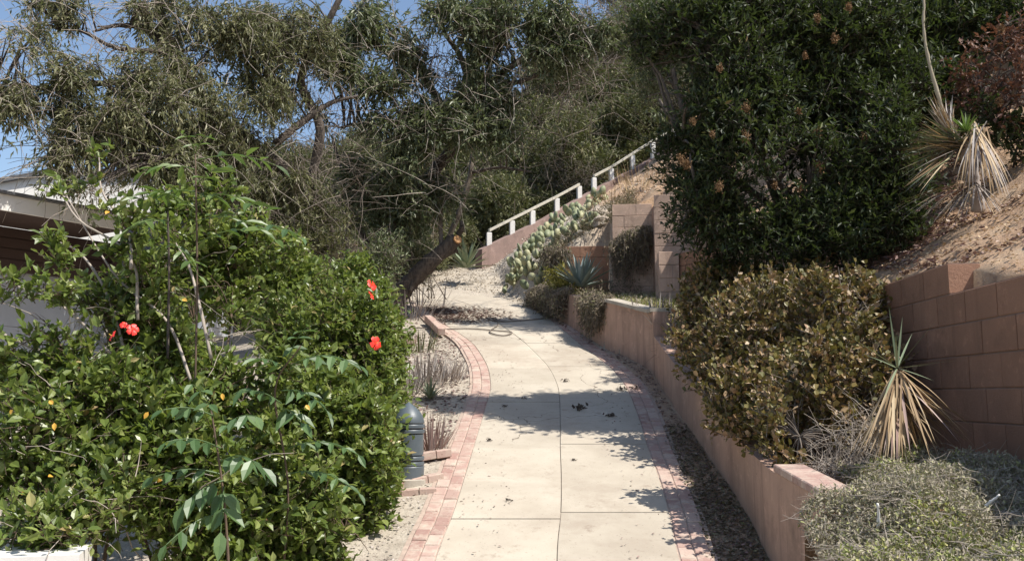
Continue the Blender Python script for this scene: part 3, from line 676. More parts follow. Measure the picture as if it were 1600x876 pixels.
def rosette(name, label, cat, base, n, L, Wd, mat, lo=.15, hi=1.4, droop=.3, taper='agave', group=None, lean=(0, 0)):
    t = thing(name, label, cat, base, group)
    for i in range(n):
        a = i * 2.39996 + rng.normal(0, .15); e = lo + (hi - lo) * (i / n) ** .8 + rng.normal(0, .06)
        D = (math.cos(a) * math.cos(e) + lean[0], math.sin(a) * math.cos(e) + lean[1], math.sin(e))
        blade(np.array(base) + np.array([math.cos(a), math.sin(a), 0]) * .03 * L, D, L * rng.uniform(.75, 1.1), Wd * rng.uniform(.8, 1.15), droop * rng.uniform(.3, 1.4), mat, t, taper=taper)
    return t
ag = P(908, 448, 13.9); rosette('agave', 'large blue grey agave above the vine hung wall', 'agave', ag, 36, .60, .080, M['agave'], .25, 1.45, .2)
for k, (x, y, a) in enumerate([(880, 452, 3.3), (898, 455, 3.6)]): pass
ag2 = P(728, 418, 18.2); rosette('agave', 'smaller green agave at the foot of the ramp wall beside the cut trunk', 'agave', ag2, 30, .62, .085, M['yucca'], .15, 1.4, .2)
rosette('aloe', 'small green and cream aloe among grey tufts on the left strip', 'aloe', G(672, 622), 26, .24, .026, M['yucca'], .2, 1.4, .35)
rosette('agave', 'small seedling agave on the bare right bank', 'agave', P(1378, 392, 7.9), 14, .13, .016, M['yucca'], .2, 1.4, .2)
def tuft(label, base, n, L, Wd, mat, spread=.16, lo=.7, hi=1.5, droop=.25, name='dry_tuft', group=None):
    t = thing(name, label, 'dry plant', base, group)
    V0, V = [], MB()
    for i in range(n):
        a = rng.uniform(0, 6.28); e = rng.uniform(lo, hi); r = spread * math.sqrt(rng.random())
        o = blade(np.array(base) + np.array([math.cos(a) * r, math.sin(a) * r, -.03]), (math.cos(a) * math.cos(e), math.sin(a) * math.cos(e), math.sin(e)), L * rng.uniform(.5, 1.15), Wd, droop * rng.uniform(0, 1.6), mat, t, K=4, taper='strap', name='blade')
    return t
tuft('grey brown dead tuft behind the small aloe', G(665, 600), 130, .46, .012, M['drygrey'], .22)
tuft('grey dead tuft left of the small aloe against the hedge', G(640, 612), 70, .42, .012, M['drygrey'], .16)
tuft('reddish dead spiky tuft right behind the bollard', G(674, 703), 90, .36, .012, M['dryred'], .12, .8)
tuft('grey weedy tuft beneath the cut trunk', G(640, 500), 60, .5, .014, M['drygrey'], .4)
tuft('low grey dead tuft at the path side of the small aloe', G(700, 592), 90, .34, .012, M['drygrey'], .2)
tuft('small weedy tuft beside the half buried bricks', G(655, 548), 60, .4, .012, M['brush'], .25)
tuft('sparse grey stalks at the base of the leaning trunk', G(655, 480), 60, .6, .014, M['drygrey'], .45)
tuft('spiky grey tuft on the wall cap between agave and coppery bush', P(1022, 490, 11.3), 70, .30, .014, M['drygrey'], .28, .4)
tuft('second spiky grey tuft against the coppery bush', P(1048, 512, 10.6), 70, .34, .016, M['drygrey'], .2, .1, 1.5, .5)
tuft('dark drooping tuft over the low wall top beside the coppery bush', P(1065, 545, 10.2), 60, .34, .016, M['bark'], .14, -.6, 1.0, .9)
tuft('pale dry grass on the crest above the block panels', P(1005, 290, 17.0), 90, .5, .012, M['straw'], .6, .4)
tuft('dry grass patch left below the crest beside the cactus', P(960, 320, 17.5), 60, .4, .012, M['straw'], .5, .4)
# yucca in the planter with a skirt of dead leaves
yb = P(1398, 742, 5.05); yc = thing('yucca', 'yucca with green spear leaves and long skirt of dead straw leaves beside the coppery bush', 'yucca', yb)
limb('stem', [yb, P(1392, 660, 5.1), P(1400, 590, 5.15)], .035, .03, M['bark'], yc)
top = np.array(P(1402, 575, 5.15))
def toward(px, py, Y, frm): return np.array(P(px, py, Y)) - frm
for (x, y, dy, r) in [(1392, 500, 0, .0), (1408, 512, 0, .5), (1452, 512, -.1, .6), (1345, 535, -.1, .9), (1488, 562, -.15, .8), (1338, 560, 0, .6), (1460, 568, .1, .5), (1362, 556, .3, .3), (1420, 530, .2, .5), (1400, 535, -.2, 1), (1446, 588, -.2, .7), (1385, 610, -.2, .8)]:
    v = toward(x, y, 5.15 + dy, top); blade(top, v, np.linalg.norm(v) * 1.3, .012, .08, M['yucca'], yc, taper='strap', rnd=r, K=6)
for i in range(125):
    x = rng.choice([rng.uniform(1335, 1420), rng.uniform(1380, 1535)]); y = 738 - abs(rng.normal(0, 18)) - max(0, x - 1440) * rng.uniform(.1, .7)
    Y = 5.15 + rng.normal(-.08, .16); st = top + np.array([rng.normal(0, .02), rng.normal(0, .02), -rng.uniform(0, .22)])
    v = toward(x, y, Y, st); out = unit(np.array([v[0], v[1], 0.0001])); D = unit(unit(v) + out * .22 + zup * .10 + rng.normal(0, .06, 3))
    blade(st, D, np.linalg.norm(v) * 1.04, rng.uniform(.008, .017), .32, M['straw'] if rng.random() < .8 else M['dryred'], yc, name='dead_leaf', taper='strap', K=7)
for k in range(6):
    v = toward(1478 - 25 * k, 650 + 8 * k, 4.95, top); blade(top, v + zup * .12, np.linalg.norm(v), .012, .5, M['straw'], yc, name='dead_leaf', taper='strap')
# yucca on the bank with a tall stalk
y2 = P(1518, 262, 7.3); yk = thing('yucca', 'shaggy yucca on the bank with tall bending flower stalk', 'yucca', y2)
t2 = np.array(P(1505, 228, 7.3))
limb('stem', [P(1530, 330, 7.35), P(1520, 280, 7.3), t2], .055, .05, M['drygrey'], yk)
limb('flower_stalk', [P(1478, 190, 7.3), P(1466, 150, 7.3), P(1450, 90, 7.3), P(1443, 40, 7.3), P(1445, -25, 7.3)], .017, .010, M['cover'], yk, 8, 30, .2)
for k in range(26):
    q0 = np.array(P(1478 - (35 * min(1, k / 16)) , 190 - 8 * k, 7.3)); blade(q0, (rng.normal(0, .5), rng.normal(0, .5), 1), .07, .014, .2, M['yucca'], yk, name='bract', K=3)
for i in range(110):
    a = rng.uniform(math.pi * .72, math.pi * 1.22); x = 1505 + 108 * math.cos(a) * rng.uniform(.75, 1.05); y = 238 - 95 * math.sin(a) * rng.uniform(.6, 1.1) + 10
    st = t2 + rng.normal(0, .03, 3); v = toward(x, y, 7.1 + rng.normal(0, .15), st); blade(st, v, np.linalg.norm(v), .016, .15, M['straw'] if rng.random() < .35 else M['yucca'] if rng.random() < .5 else M['drygrey'], yk, taper='strap', K=5)
for i in range(60):
    x = 1465 + rng.normal(0, 14); y = 170 + rng.normal(0, 18); st = np.array(P(1488, 215, 7.3)) + rng.normal(0, .02, 3); v = toward(x, y, 7.3 + rng.normal(0, .12), st); blade(st, v, np.linalg.norm(v), .013, .1, M['drygrey'] if i % 2 else M['straw'], yk, taper='strap', K=5, name='dead_leaf')
for i in range(60):
    x = 1530 + rng.normal(0, 14) - (25 if i % 4 == 0 else 0); y = 310 + rng.uniform(-30, 25); st = np.array(P(1525, 200, 7.2)) + rng.normal(0, .035, 3); v = toward(x, y, 7.1 + rng.normal(0, .08), st); blade(st, unit(v) + np.array([rng.normal(0, .25), -.2, .35]), np.linalg.norm(v) * 1.05, .013, .75, M['straw'] if i % 2 else M['drygrey'], yk, taper='strap', K=6, name='dead_leaf')
for i in range(40):
    x = 1500 + rng.normal(0, 45); y = 335 + rng.normal(0, 10); st = np.array(P(1525, 285, 7.2)); v = toward(x - 20, y, 7.05, st); blade(st, unit(v) + zup * .2, np.linalg.norm(v), .014, .5, M['drygrey'] if i % 3 else M['straw'], yk, taper='strap', K=5, name='dead_leaf')
rosette('yucca', 'small fresh green rosette beside the shaggy yucca on the bank', 'yucca', P(1510, 205, 7.15), 26, .17, .018, M['biggreen'], -.1, 1.4, .3, 'strap')

# prickly pears on the slope: pads are parts
pad_me = []
for k in range(4):
    V = []; n = 10
    for z in (-.5, .5):
        for j in range(n):
            a = 6.2832 * j / n; V.append((math.cos(a) * .38, z * .16, .5 + math.sin(a) * .5))
    V.append((0, -.12, .5)); V.append((0, .12, .5))
    f3 = [[j, (j + 1) % n, 2 * n] for j in range(n)] + [[n + (j + 1) % n, n + j, 2 * n + 1] for j in range(n)]; f4 = [[j + n, (j + 1) % n + n, (j + 1) % n, j] for j in range(n)]
    pad_me.append(mesh_np('pad', np.array(V), [np.array(f3), np.array(f4)], M['cactus'], np.full(len(V), (k + .5) / 4), True))
where = ['lowest, beside the end of the path', 'second from the path', 'above the vine covered wall end', 'halfway along the pink ramp wall', 'left of the low dark block wall', 'crowding the middle of the ramp wall', 'left of the tan boulders', 'under the handrail gap', 'tall one below the handrail', 'upper right against the ramp wall', 'paler one above the boulders', 'topmost beside the dry grass', 'between the boulders and the ramp wall', 'low patch in front of the ramp wall']
for i, (x, y, r) in enumerate([(802, 440, .30), (822, 418, .38), (838, 408, .35), (830, 388, .38), (858, 395, .40), (850, 368, .38), (880, 372, .40), (872, 345, .38), (895, 345, .42), (908, 320, .40), (925, 318, .32), (940, 296, .36), (905, 360, .35), (812, 402, .28)]):
    r_ = ray(x, y); t_ = 14.0
    while t_ < 26 and (r_ * t_ / r_.y).z > zg((r_ * t_ / r_.y).x, t_) + .12: t_ += .1
    b = r_ * t_ / r_.y; b.z = zg(b.x, b.y) - .05
    c = thing('prickly_pear', 'prickly pear clump ' + where[i], 'cactus', b)
    for k in range(21):
        o = bpy.data.objects.new('pad', pad_me[int(rng.integers(4))]); COL.objects.link(o); o.parent = c
        a = rng.uniform(0, 6.28); q_ = r * math.sqrt(rng.random()); lvl = rng.integers(0, 3)
        o.location = (math.cos(a) * q_, math.sin(a) * q_ * .6, .62 * q_ * math.cos(a) + lvl * .10); s = rng.uniform(.10, .19); o.scale = (s, s, s * 1.15); o.rotation_euler = (rng.normal(0, .35), rng.normal(0, .45), rng.normal(0, .8))

# ------------------------------------------------------------------ woody plants
def E(px, py, rx, ry, Y, th=None):
    """a foliage mass: centre and radii from its place in the view and its distance"""
    k = Y / F_PX; return (np.array(P(px, py, Y)), np.array([rx * k, th if th else (rx + ry) / 2 * k * .8, ry * k]))
def feeders(limbs, clumps, n_sub, r0, mat, parent, name='branch'):
    """branches that carry each foliage mass from the nearest limb"""
    allp = np.vstack(limbs); tw = []
    for c, rad in clumps:
        for j in range(n_sub):
            tgt = c + rng.normal(0, .45, 3) * rad; dd = np.linalg.norm(allp - tgt, axis=1) + np.maximum(0, allp[:, 2] - tgt[2]) * .6
            s = allp[int(np.argmin(dd * rng.uniform(.8, 1.25, len(dd))))]
            t = np.linspace(0, 1, 9)[:, None]; ln = np.linalg.norm(tgt - s)
            C = s + (tgt - s) * t + zup * (np.sin(t * math.pi) * ln * .12) + np.cumsum(rng.normal(0, .02, (9, 3)), axis=0) * ln * t
            tw.append(C)
    tw = np.array(tw); rad = np.linspace(1, .25, 9)[None] * r0 * rng.uniform(.5, 1.3, (len(tw), 1))
    V, q = tubes_np(tw - np.array(parent.location), rad, 5)
    link(name, mesh_np(name, V, [q], mat, np.full(len(V), .5), True), parent, kind='stuff')
    return tw
def bare(clumps, n, L, r0, mat, parent, seed=0, droop=.2, name='bare_twigs', K=7):
    O = []
    for c, rad in clumps:
        d = rng.normal(0, .55, (n, 3)); O.append(c + d * rad)
    O = np.vstack(O); m = len(O); D = unit(rng.normal(0, 1, (m, 3)) + np.array([0, 0, .1])); Ls = L * rng.uniform(.4, 1.4, m)
    t = np.linspace(0, 1, K); bend = unit(rng.normal(0, 1, (m, 3)) + np.array([0, 0, -1.0])) * .5
    C = O[:, None] + D[:, None] * (t[None, :, None] * Ls[:, None, None]) + bend[:, None] * ((t ** 2)[None, :, None] * Ls[:, None, None] * (.5 + droop)) + np.cumsum(rng.normal(0, .018, (m, K, 3)), axis=1) * Ls[:, None, None]
    twigs(name, C, r0, mat, parent)

def knobs(cl, n, sc=.38, seed=0):
    r = np.random.default_rng(seed); out = list(cl)
    for c, rad in cl:
        for _ in range(n):
            d = unit(r.normal(0, 1, 3)); d[1] = -abs(d[1]) * .6; out.append((c + d * rad * r.uniform(.85, 1.15), rad * sc * r.uniform(.6, 1.2)))
    return out
# --- flowering hedge, left foreground
def shrub(label, name, cat, base, cl, mat, nleaf, per, ll, lw, lps, slen, T, lit=0, gap=.35, gsc=4.0, tm='hib_twig', droop=.05, upright=.35, stems=6, seed=3, group=None, tw_r=.003, tfrac=.8, shell=2.4, stem_r=.012):
    t = thing(name, label, cat, base, group)
    L0 = []
    for i in range(stems):
        c, rad = cl[i % len(cl)]; tip = c + rng.normal(0, .3, 3) * rad; b = np.array(base) + np.array([rng.normal(0, .15), rng.normal(0, .15), -.05])
        L0.append(limb('stem', [b, (b + tip) / 2 + rng.normal(0, .08, 3), tip], stem_r, stem_r * .4, M[tm], t, 6, 12, .08))
    feeders(L0, cl, 5, stem_r * .45, M[tm], t)
    sp = sprays(cl, per, lps, slen, droop, ll, lw, gap=gap, gsc=gsc, seed=seed, upright=upright, T=T, shell=shell)
    if nleaf: sp = leaf_objects('leaf', sp, nleaf, M[mat], t, T)
    foliage('foliage', sp, M[mat], t, T); twigs('twigs', sp[5], tw_r, M[tm], t, frac=tfrac)
    return t
hA = [E(575, 560, 55, 95, 8.2), E(500, 540, 90, 110, 7.6), E(590, 650, 38, 90, 7.4), E(470, 470, 100, 70, 8.4), E(545, 480, 60, 55, 9.2), E(400, 450, 80, 60, 8.2)]
shA = shrub('bright lime green leafy shrub with red blooms, nearest the path', 'hibiscus_shrub', 'shrub', Vector(G(560, 700)), knobs(hA, 4, .33, 6), 'hib', 200, 520, .056, .52, 9, .24, T_OVA, gap=.1, seed=4)
hB = [E(560, 740, 52, 95, 6.2), E(480, 680, 90, 110, 6.3), E(440, 800, 110, 90, 5.3), E(520, 830, 50, 60, 5.5), E(580, 700, 40, 70, 6.8)]
shB = shrub('dense low part of the hedge with browning leaf edges in front of the bollard', 'hibiscus_shrub', 'shrub', Vector(G(470, 860)), knobs(hB, 4, .33, 6), 'hib', 200, 480, .056, .62, 9, .2, T_OVA, gap=.1, seed=5)
hC = [E(300, 520, 95, 80, 6.0), E(350, 600, 90, 80, 5.7), E(330, 420, 75, 50, 6.4), E(260, 590, 90, 80, 5.4), E(310, 720, 110, 110, 5.0), E(200, 680, 90, 90, 4.9), E(330, 830, 90, 60, 4.9)]
shC = shrub('dark green open shrub in the middle of the hedge with yellowing leaves', 'hibiscus_shrub', 'shrub', Vector(P(300, 900, 5.2)), knobs(hC, 4, .33, 6), 'hib', 200, 330, .062, .6, 8, .22, T_OVA, gap=.35, seed=8)
hD = [E(60, 835, 75, 22, 4.15), E(110, 800, 60, 30, 4.3), E(60, 560, 90, 60, 4.9), E(170, 520, 85, 60, 5.3), E(50, 680, 80, 70, 4.6), E(130, 610, 90, 60, 4.9), E(60, 770, 80, 50, 4.6), E(170, 770, 90, 60, 4.6), E(220, 460, 60, 45, 5.5)]
shD = shrub('twiggy hibiscus at the left frame edge with one big red bloom', 'hibiscus_shrub', 'shrub', Vector(P(100, 940, 4.8)), knobs(hD, 4, .33, 6), 'hib', 200, 280, .055, .6, 8, .22, T_OVA, gap=.45, seed=9, tfrac=1.0)
bare(hD + hC[:3], 11, .45, .0035, M['pale_twig'], shD, name='bare_twigs')
hE = [E(300, 335, 55, 38, 5.9), E(375, 372, 60, 40, 6.4), E(245, 350, 30, 35, 5.8), E(430, 395, 50, 30, 7.2), E(345, 300, 30, 25, 6.0), E(100, 405, 32, 22, 4.9), E(85, 378, 14, 14, 4.9), E(205, 360, 22, 40, 5.2), E(155, 245, 8, 10, 5.0), E(95, 300, 10, 10, 5.0), E(125, 290, 10, 12, 5.0), E(160, 330, 16, 16, 5.1), E(80, 455, 50, 20, 4.8), E(225, 420, 28, 30, 5.2), E(175, 400, 18, 25, 5.2), E(8, 450, 25, 30, 4.8), E(275, 380, 25, 40, 5.4)]
t = shD
sp = sprays(hE, 230, 7, .14, 0, .055, .6, seed=2, upright=.5, T=T_OVA); spr = leaf_objects('leaf', sp, 60, M['hib'], shD, T_OVA); foliage('foliage', spr, M['hib'], shD, T_OVA); twigs('twigs', sp[5], .003, M['hib_twig'], shD)
for pts in ([(215, 640), (175, 480), (130, 400), (85, 375)], [(300, 600), (260, 500), (180, 430), (100, 300)], [(215, 500), (205, 400), (125, 345), (95, 300)], [(205, 420), (200, 360), (160, 300), (155, 245)], [(330, 560), (300, 430), (275, 380)], [(180, 560), (100, 480), (10, 440)], [(0, 520), (90, 560), (200, 600)]):
    limb('stem', [P(x, y, 5.1 + .1 * i) for i, (x, y) in enumerate(pts)][::1], .011, .004, M['pale_twig'], shD, 5, 14, .1)
# red blooms
def bloom(px, py, Y, r, parent, yaw, nP=5, tilt=0.5):
    c = np.array(P(px, py, Y)); fl = link('flower', MB().add([c, c + np.array([.004, 0, 0]), c + np.array([0, 0, .02])], [[0, 1, 2]]).mesh('flower', M['fcore'], parent.location), parent)
    ax = unit(np.array([math.sin(yaw), -math.cos(yaw), tilt])); u = unit(np.cross(ax, zup)); v = np.cross(u, ax)
    for k in range(nP):
        a = 6.2832 * k / nP + yaw; d = u * math.cos(a) + v * math.sin(a); s = np.cross(ax, d); V = []
        for i, (t_, wd) in enumerate(((0, .1), (.35, .28), (.7, .46), (.92, .42), (1.0, .22))):
            for j in (-1, 0, 1):
                V.append(c + d * r * t_ + s * r * wd * j * .9 + ax * r * (.45 * t_ - .5 * t_ * t_ + (.08 if j == 0 else rng.uniform(-.16, .2)) + .1))
        f = [[3 * i + e, 3 * i + e + 1, 3 * i + 4 + e, 3 * i + 3 + e] for i in range(4) for e in (0, 1)]
        link('petal', mesh_np('petal', np.array(V) - np.array(parent.location), [np.array(f)], M['flower'], None, True), fl)
    V, q = tubes_np(np.array([[c + ax * r * x for x in (0, .4, .8)]]) - np.array(parent.location), np.full((1, 3), r * .05), 5)
    link('stamen', mesh_np('stamen', V, [q], M['fcore']), fl)
bloom(177, 525, 4.3, .028, shD, -.9); bloom(207, 515, 4.28, .030, shD, .6, 5, .3); bloom(193, 508, 4.3, .018, shD, .2)
bloom(580, 446, 7.3, .05, shA, 1.1); bloom(579, 461, 7.3, .042, shA, 1.5); bloom(586, 536, 6.9, .055, shA, .9, 5, .1)
yl = [(20, 640), (83, 631), (82, 743), (30, 765), (85, 660), (285, 467), (347, 614), (232, 643), (170, 330), (250, 752), (478, 632)]
for i, (x, y) in enumerate(yl):
    O = np.array([P(x, y, 4.25 if x < 260 else 4.7)]); 
    V, f = leaves_np(O - np.array(shC.location), rng.normal(0, 1, (1, 3)) + np.array([[0, 0, -1.]]), np.array([[0.3, -1., .4]]), np.array([.038]), np.array([.024]), T_OVA)
    link('leaf', mesh_np('leaf', V, f, M['yleaf'], np.full(len(V), rng.random())), shC)['label'] = 'yellowed leaf'
# broad leaved plants standing in the hedge
def compound(parent, mat, a, b, Y0, Y1, n, L, wd, droop=.4, curve=.1):
    A, B = np.array(P(*a, Y0)), np.array(P(*b, Y1)); ln = np.linalg.norm(B - A)
    t = np.linspace(0, 1, 9)[:, None]; C = A + (B - A) * t + zup * np.sin(t * math.pi) * ln * curve
    V, q = tubes_np(C[None] - np.array(parent.location), np.linspace(.004, .002, 9)[None], 4); link('leaf_stalk', mesh_np('leaf_stalk', V, [q], mat, np.full(len(V), .9)), parent)
    side = unit(np.cross(unit(B - A), zup))
    for i in range(n):
        u = .25 + .75 * i / (n - 1); c = np.array([np.interp(u, t[:, 0], C[:, k]) for k in range(3)])
        for s in (-1, 1) if i < n - 1 else (0,):
            D = unit((B - A) / ln * .55 + side * s * .8 + zup * (-droop + rng.normal(0, .15)) + rng.normal(0, .12, 3))
            O = (c - np.array(parent.location))[None]; l = L * (1 - .25 * abs(u - .55)) * rng.uniform(.85, 1.1)
            V, f = leaves_np(O, D[None], unit(zup + rng.normal(0, .3, 3) + np.array([.1, -.35, 0]))[None], np.array([l]), np.array([l * wd]), T_OVA)
            link('leaf', mesh_np('leaf', V, f, mat, np.full(len(V), rng.random()), False), parent)
bp1 = thing('broad_leaved_sapling', 'tall fresh green sapling with arching compound leaves rising above the hedge', 'sapling', Vector(P(300, 900, 5.0)))
limb('stem', [P(300, 900, 5.0), P(305, 600, 5.0), P(308, 420, 5.0), P(305, 235, 5.0)], .008, .004, M['hib_twig'], bp1, 6)
limb('stem', [P(262, 560, 5.1), P(264, 430, 5.1), P(262, 330, 5.1)], .008, .005, M['bark'], bp1, 6)
for a, b, n, L in [((308, 250), (430, 258), 5, .12), ((305, 265), (225, 268), 5, .11), ((306, 300), (200, 320), 5, .13), ((308, 310), (410, 330), 5, .13), ((307, 345), (430, 375), 5, .12), ((305, 240), (330, 215), 3, .07), ((305, 240), (285, 210), 3, .07), ((262, 345), (190, 365), 4, .11), ((307, 290), (350, 262), 4, .11), ((307, 330), (250, 300), 4, .12), ((308, 380), (400, 360), 4, .12), ((262, 380), (310, 430), 4, .10)]:
    compound(bp1, M['biggreen'], a, b, 5.0, 4.9 + rng.uniform(-.25, .3), n, L * 1.15, .34, .2)
bp2 = thing('broad_leaved_sapling', 'dark dusty green sapling with drooping broad leaflets low in the hedge', 'sapling', Vector(P(360, 930, 4.5)))
limb('stem', [P(360, 930, 4.5), P(350, 780, 4.5), P(330, 640, 4.5)], .007, .004, M['hib_twig'], bp2, 6)
for a, b, n, L in [((335, 650), (255, 640), 4, .10), ((335, 650), (300, 600), 3, .09), ((345, 700), (260, 690), 4, .11), ((345, 720), (410, 730), 4, .13), ((350, 750), (285, 790), 4, .15), ((350, 760), (345, 830), 3, .15), ((340, 680), (400, 650), 4, .11), ((350, 800), (260, 850), 4, .11), ((345, 740), (240, 745), 4, .11)]:
    compound(bp2, M['big'], a, b, 4.5, 4.3 + rng.uniform(-.1, .15), n, L * .95, .5, .7)
bp3 = thing('broad_leaved_sapling', 'grey green sapling with long leaflets in the middle of the hedge', 'sapling', Vector(P(440, 930, 5.0)))
limb('stem', [P(440, 930, 5.0), P(450, 760, 5.0), P(430, 610, 5.0), P(470, 540, 4.9)], .007, .004, M['hib_twig'], bp3, 6)
for a, b, n, L in [((455, 570), (560, 570), 5, .12), ((450, 580), (400, 560), 4, .11), ((440, 610), (510, 640), 4, .12), ((440, 630), (380, 610), 4, .11), ((450, 740), (560, 770), 6, .09), ((450, 560), (480, 510), 4, .10), ((450, 700), (560, 710), 5, .09), ((440, 640), (470, 660), 3, .14), ((380, 360), (470, 370), 4, .10)]:
    compound(bp3, M['big'], a, b, 5.0, 4.75 + rng.uniform(-.1, .15), n, L, .42, .45)

# --- coppery rounded bush on the low wall
jc = [E(1130, 490, 75, 75, 8.4), E(1215, 520, 110, 90, 7.4), E(1320, 540, 90, 85, 6.8), E(1190, 620, 85, 80, 6.5), E(1290, 630, 90, 85, 6.0), E(1250, 695, 50, 50, 5.7), E(1110, 560, 45, 55, 7.8), E(1155, 450, 80, 35, 8.6), E(1260, 450, 70, 30, 7.9), E(1345, 480, 55, 45, 7.0), E(1365, 590, 40, 70, 6.4), E(1215, 690, 35, 40, 5.95), E(1350, 660, 30, 60, 6.0)]
shrub('rounded coppery green bush spilling over the low wall right of the path', 'jade_bush', 'shrub', Vector((1.95, 7.3, terr(7.3))), knobs(jc, 5, .3, 4), 'jade', 300, 420, .040, .75, 9, .16, T_RND, gap=.3, gsc=5, tm='twig', upright=.5, stems=9, seed=12, tfrac=1.0, tw_r=.003)
bt = thing('dry_weeds', 'tangle of dry straw weeds between the coppery bush and the yucca', 'dry plant', Vector(P(1345, 745, 5.6)))
bare([E(1345, 700, 45, 45, 5.6), E(1310, 735, 40, 18, 5.4)], 260, .22, .0025, M['pale_twig'], bt, name='dry_stalks')
# --- dark overhanging sumac and neighbours on the bank
sc_ = [E(1110, 330, 65, 70, 8.1), E(1075, 260, 45, 55, 8.3), E(1165, 240, 95, 90, 8.0), E(1150, 130, 80, 80, 8.1), E(1270, 290, 100, 85, 8.1), E(1290, 170, 115, 100, 8.5), E(1200, 365, 80, 45, 8.0), E(1300, 370, 90, 40, 7.9), E(1385, 260, 70, 90, 8.0), E(1120, 385, 35, 30, 8.3), E(1210, 60, 90, 60, 8.3), E(1115, 190, 35, 50, 8.1), E(1390, 330, 50, 45, 7.9)]
st = shrub('large dark laurel sumac with rusty flower heads overhanging the pink walls', 'sumac', 'shrub', Vector(P(1290, 400, 9.2)), knobs(sc_ + [E(1165, 330, 60, 55, 8.1), E(1180, 300, 60, 50, 8.2), E(1200, 300, 70, 60, 8.2), E(1150, 360, 50, 40, 8.2), E(1330, 340, 60, 40, 7.9), E(1020, 60, 35, 50, 8.4), E(1090, 40, 60, 50, 8.2), E(1150, 20, 70, 40, 8.2), E(1290, 40, 90, 60, 8.3), E(1390, 130, 60, 70, 8.5)], 5, .34, 3), 'sumac', 200, 260, .062, .36, 11, .28, T_DIA, gap=-.2, gsc=2.6, tm='bark', upright=.4, stems=7, seed=21, shell=2.0, stem_r=.05)
for (x, y) in [(1125, 107), (1165, 170), (1160, 215), (1250, 175), (1120, 210), (1285, 208), (1354, 215), (1213, 290), (1245, 295), (1080, 258), (1118, 292), (1270, 30), (1320, 12), (1310, 60), (1255, 88), (1285, 262), (1060, 250), (1560, 45), (1551, 160), (1320, 320), (1090, 190)]:
    O = np.array(P(x + 6 * rng.normal(), y, 7.5 + (.1 if x < 1200 else .3))) + rng.normal(0, 1, (150, 3)) * np.array([.015, .015, .022]) * rng.uniform(.5, 1.2); D = rng.normal(0, 1, (150, 3)) + zup
    V, f = leaves_np(O - np.array(st.location), D, rng.normal(0, 1, (150, 3)), np.full(150, .02), np.full(150, .013), T_DIA); link('flower_head', mesh_np('flower_head', V, f, M['sumacfl'], np.repeat(rng.random(150), 4)), st)
sc2 = [E(1015, 90, 35, 60, 12.8), E(1000, 20, 45, 30, 12.8), E(1045, 170, 28, 30, 12.4), E(1075, 100, 50, 50, 12.5), E(1040, 50, 50, 50, 12.8), E(1130, 30, 80, 55, 12.5), E(1010, 130, 25, 40, 13)]
shrub('grey green tree crown behind the sumac at the top', 'sumac', 'tree', Vector(P(1120, 330, 13)), sc2, 'green2', 0, 120, .075, .3, 10, .3, T_DIA, gap=.5, gsc=3, tm='bark', stems=5, seed=22, stem_r=.05)
sc3 = [E(1420, 130, 70, 90, 9.4), E(1380, 60, 100, 80, 9.3), E(1490, 40, 80, 60, 9.2), E(1470, 150, 60, 70, 9.0), E(1340, 20, 100, 50, 9.8), E(1600, 25, 60, 50, 9)]
shrub('dark evergreen shrub behind the tall yucca stalk', 'sumac', 'shrub', Vector(P(1440, 250, 9.3)), sc3, 'sumac', 0, 190, .085, .36, 10, .28, T_DIA, gap=.3, gsc=3, tm='bark', upright=.4, stems=6, seed=23, stem_r=.04)
sc4 = [E(1570, 90, 60, 60, 8.1), E(1530, 130, 45, 45, 8.1), E(1600, 150, 50, 50, 7.9)]
shrub('red brown drying bush in the top right corner', 'dry_bush', 'shrub', Vector(P(1580, 230, 8.2)), knobs(sc4, 4, .4, 8), 'redbush', 0, 95, .05, .5, 10, .2, T_DIA, gap=.5, gsc=6, tm='bark', stems=5, seed=24)
sc5 = [E(1600, 215, 45, 30, 8.0), E(1545, 175, 28, 18, 8.0), E(1570, 200, 30, 25, 8.1)]
shrub('dark low shrub under the red brown bush at the right edge', 'sumac', 'shrub', Vector(P(1590, 250, 8.1)), sc5, 'sumac', 0, 150, .07, .36, 10, .22, T_DIA, gap=.1, tm='bark', stems=4, seed=25)

# --- ground cover at the lower right, vines over the walls
def cover(name, n, fn, mat, ll, lw, T=T_DIA, kind='stuff', upb=.5):
    O, Nn = fn(n); D = unit(rng.normal(0, .8, O.shape) + Nn * upb); L = ll * rng.uniform(.5, 1.4, len(O))
    V, f = leaves_np(O, D, unit(rng.normal(0, .7, O.shape) + zup), L, L * lw, T); return link(name, mesh_np(name, V, f, mat, np.repeat(rng.random(len(O)), len(T[0]))), kind=kind)
def coverz(x, y):
    return lerp([2.6, 3.6, 4.4, 5.2, 5.8], [-.62, -.56, -.40, -.36, -.50], y) + .05 * math.sin(5 * x + 3) * math.sin(4 * y) + .045 * math.sin(9 * x) * math.sin(8 * y + 1) + .025 * math.sin(23 * x + 4 * y) * math.sin(19 * y) - max(0, 1.5 - x) * .45 - max(0, x - 2.2) * .2
def covfn(n, keep=None):
    x = rng.uniform(1.14, 2.5, n * 2); y = rng.uniform(2.8, 5.4, n * 2)
    k = np.array([(b < 4.5 or a > 1.6) and (a > 1.62 or b < 4.45) and (keep(a, b) if keep else True) for a, b in zip(x, y)]); x, y = x[k][:n], y[k][:n]
    return np.stack([x, y, np.array([coverz(a, b) for a, b in zip(x, y)]) - rng.random(len(x)) ** 2 * .07 + rng.random(len(x)) ** 3 * .05], 1), np.tile(zup, (len(x), 1))
gm = MB(); V = []; nxx, nyy = 30, 44
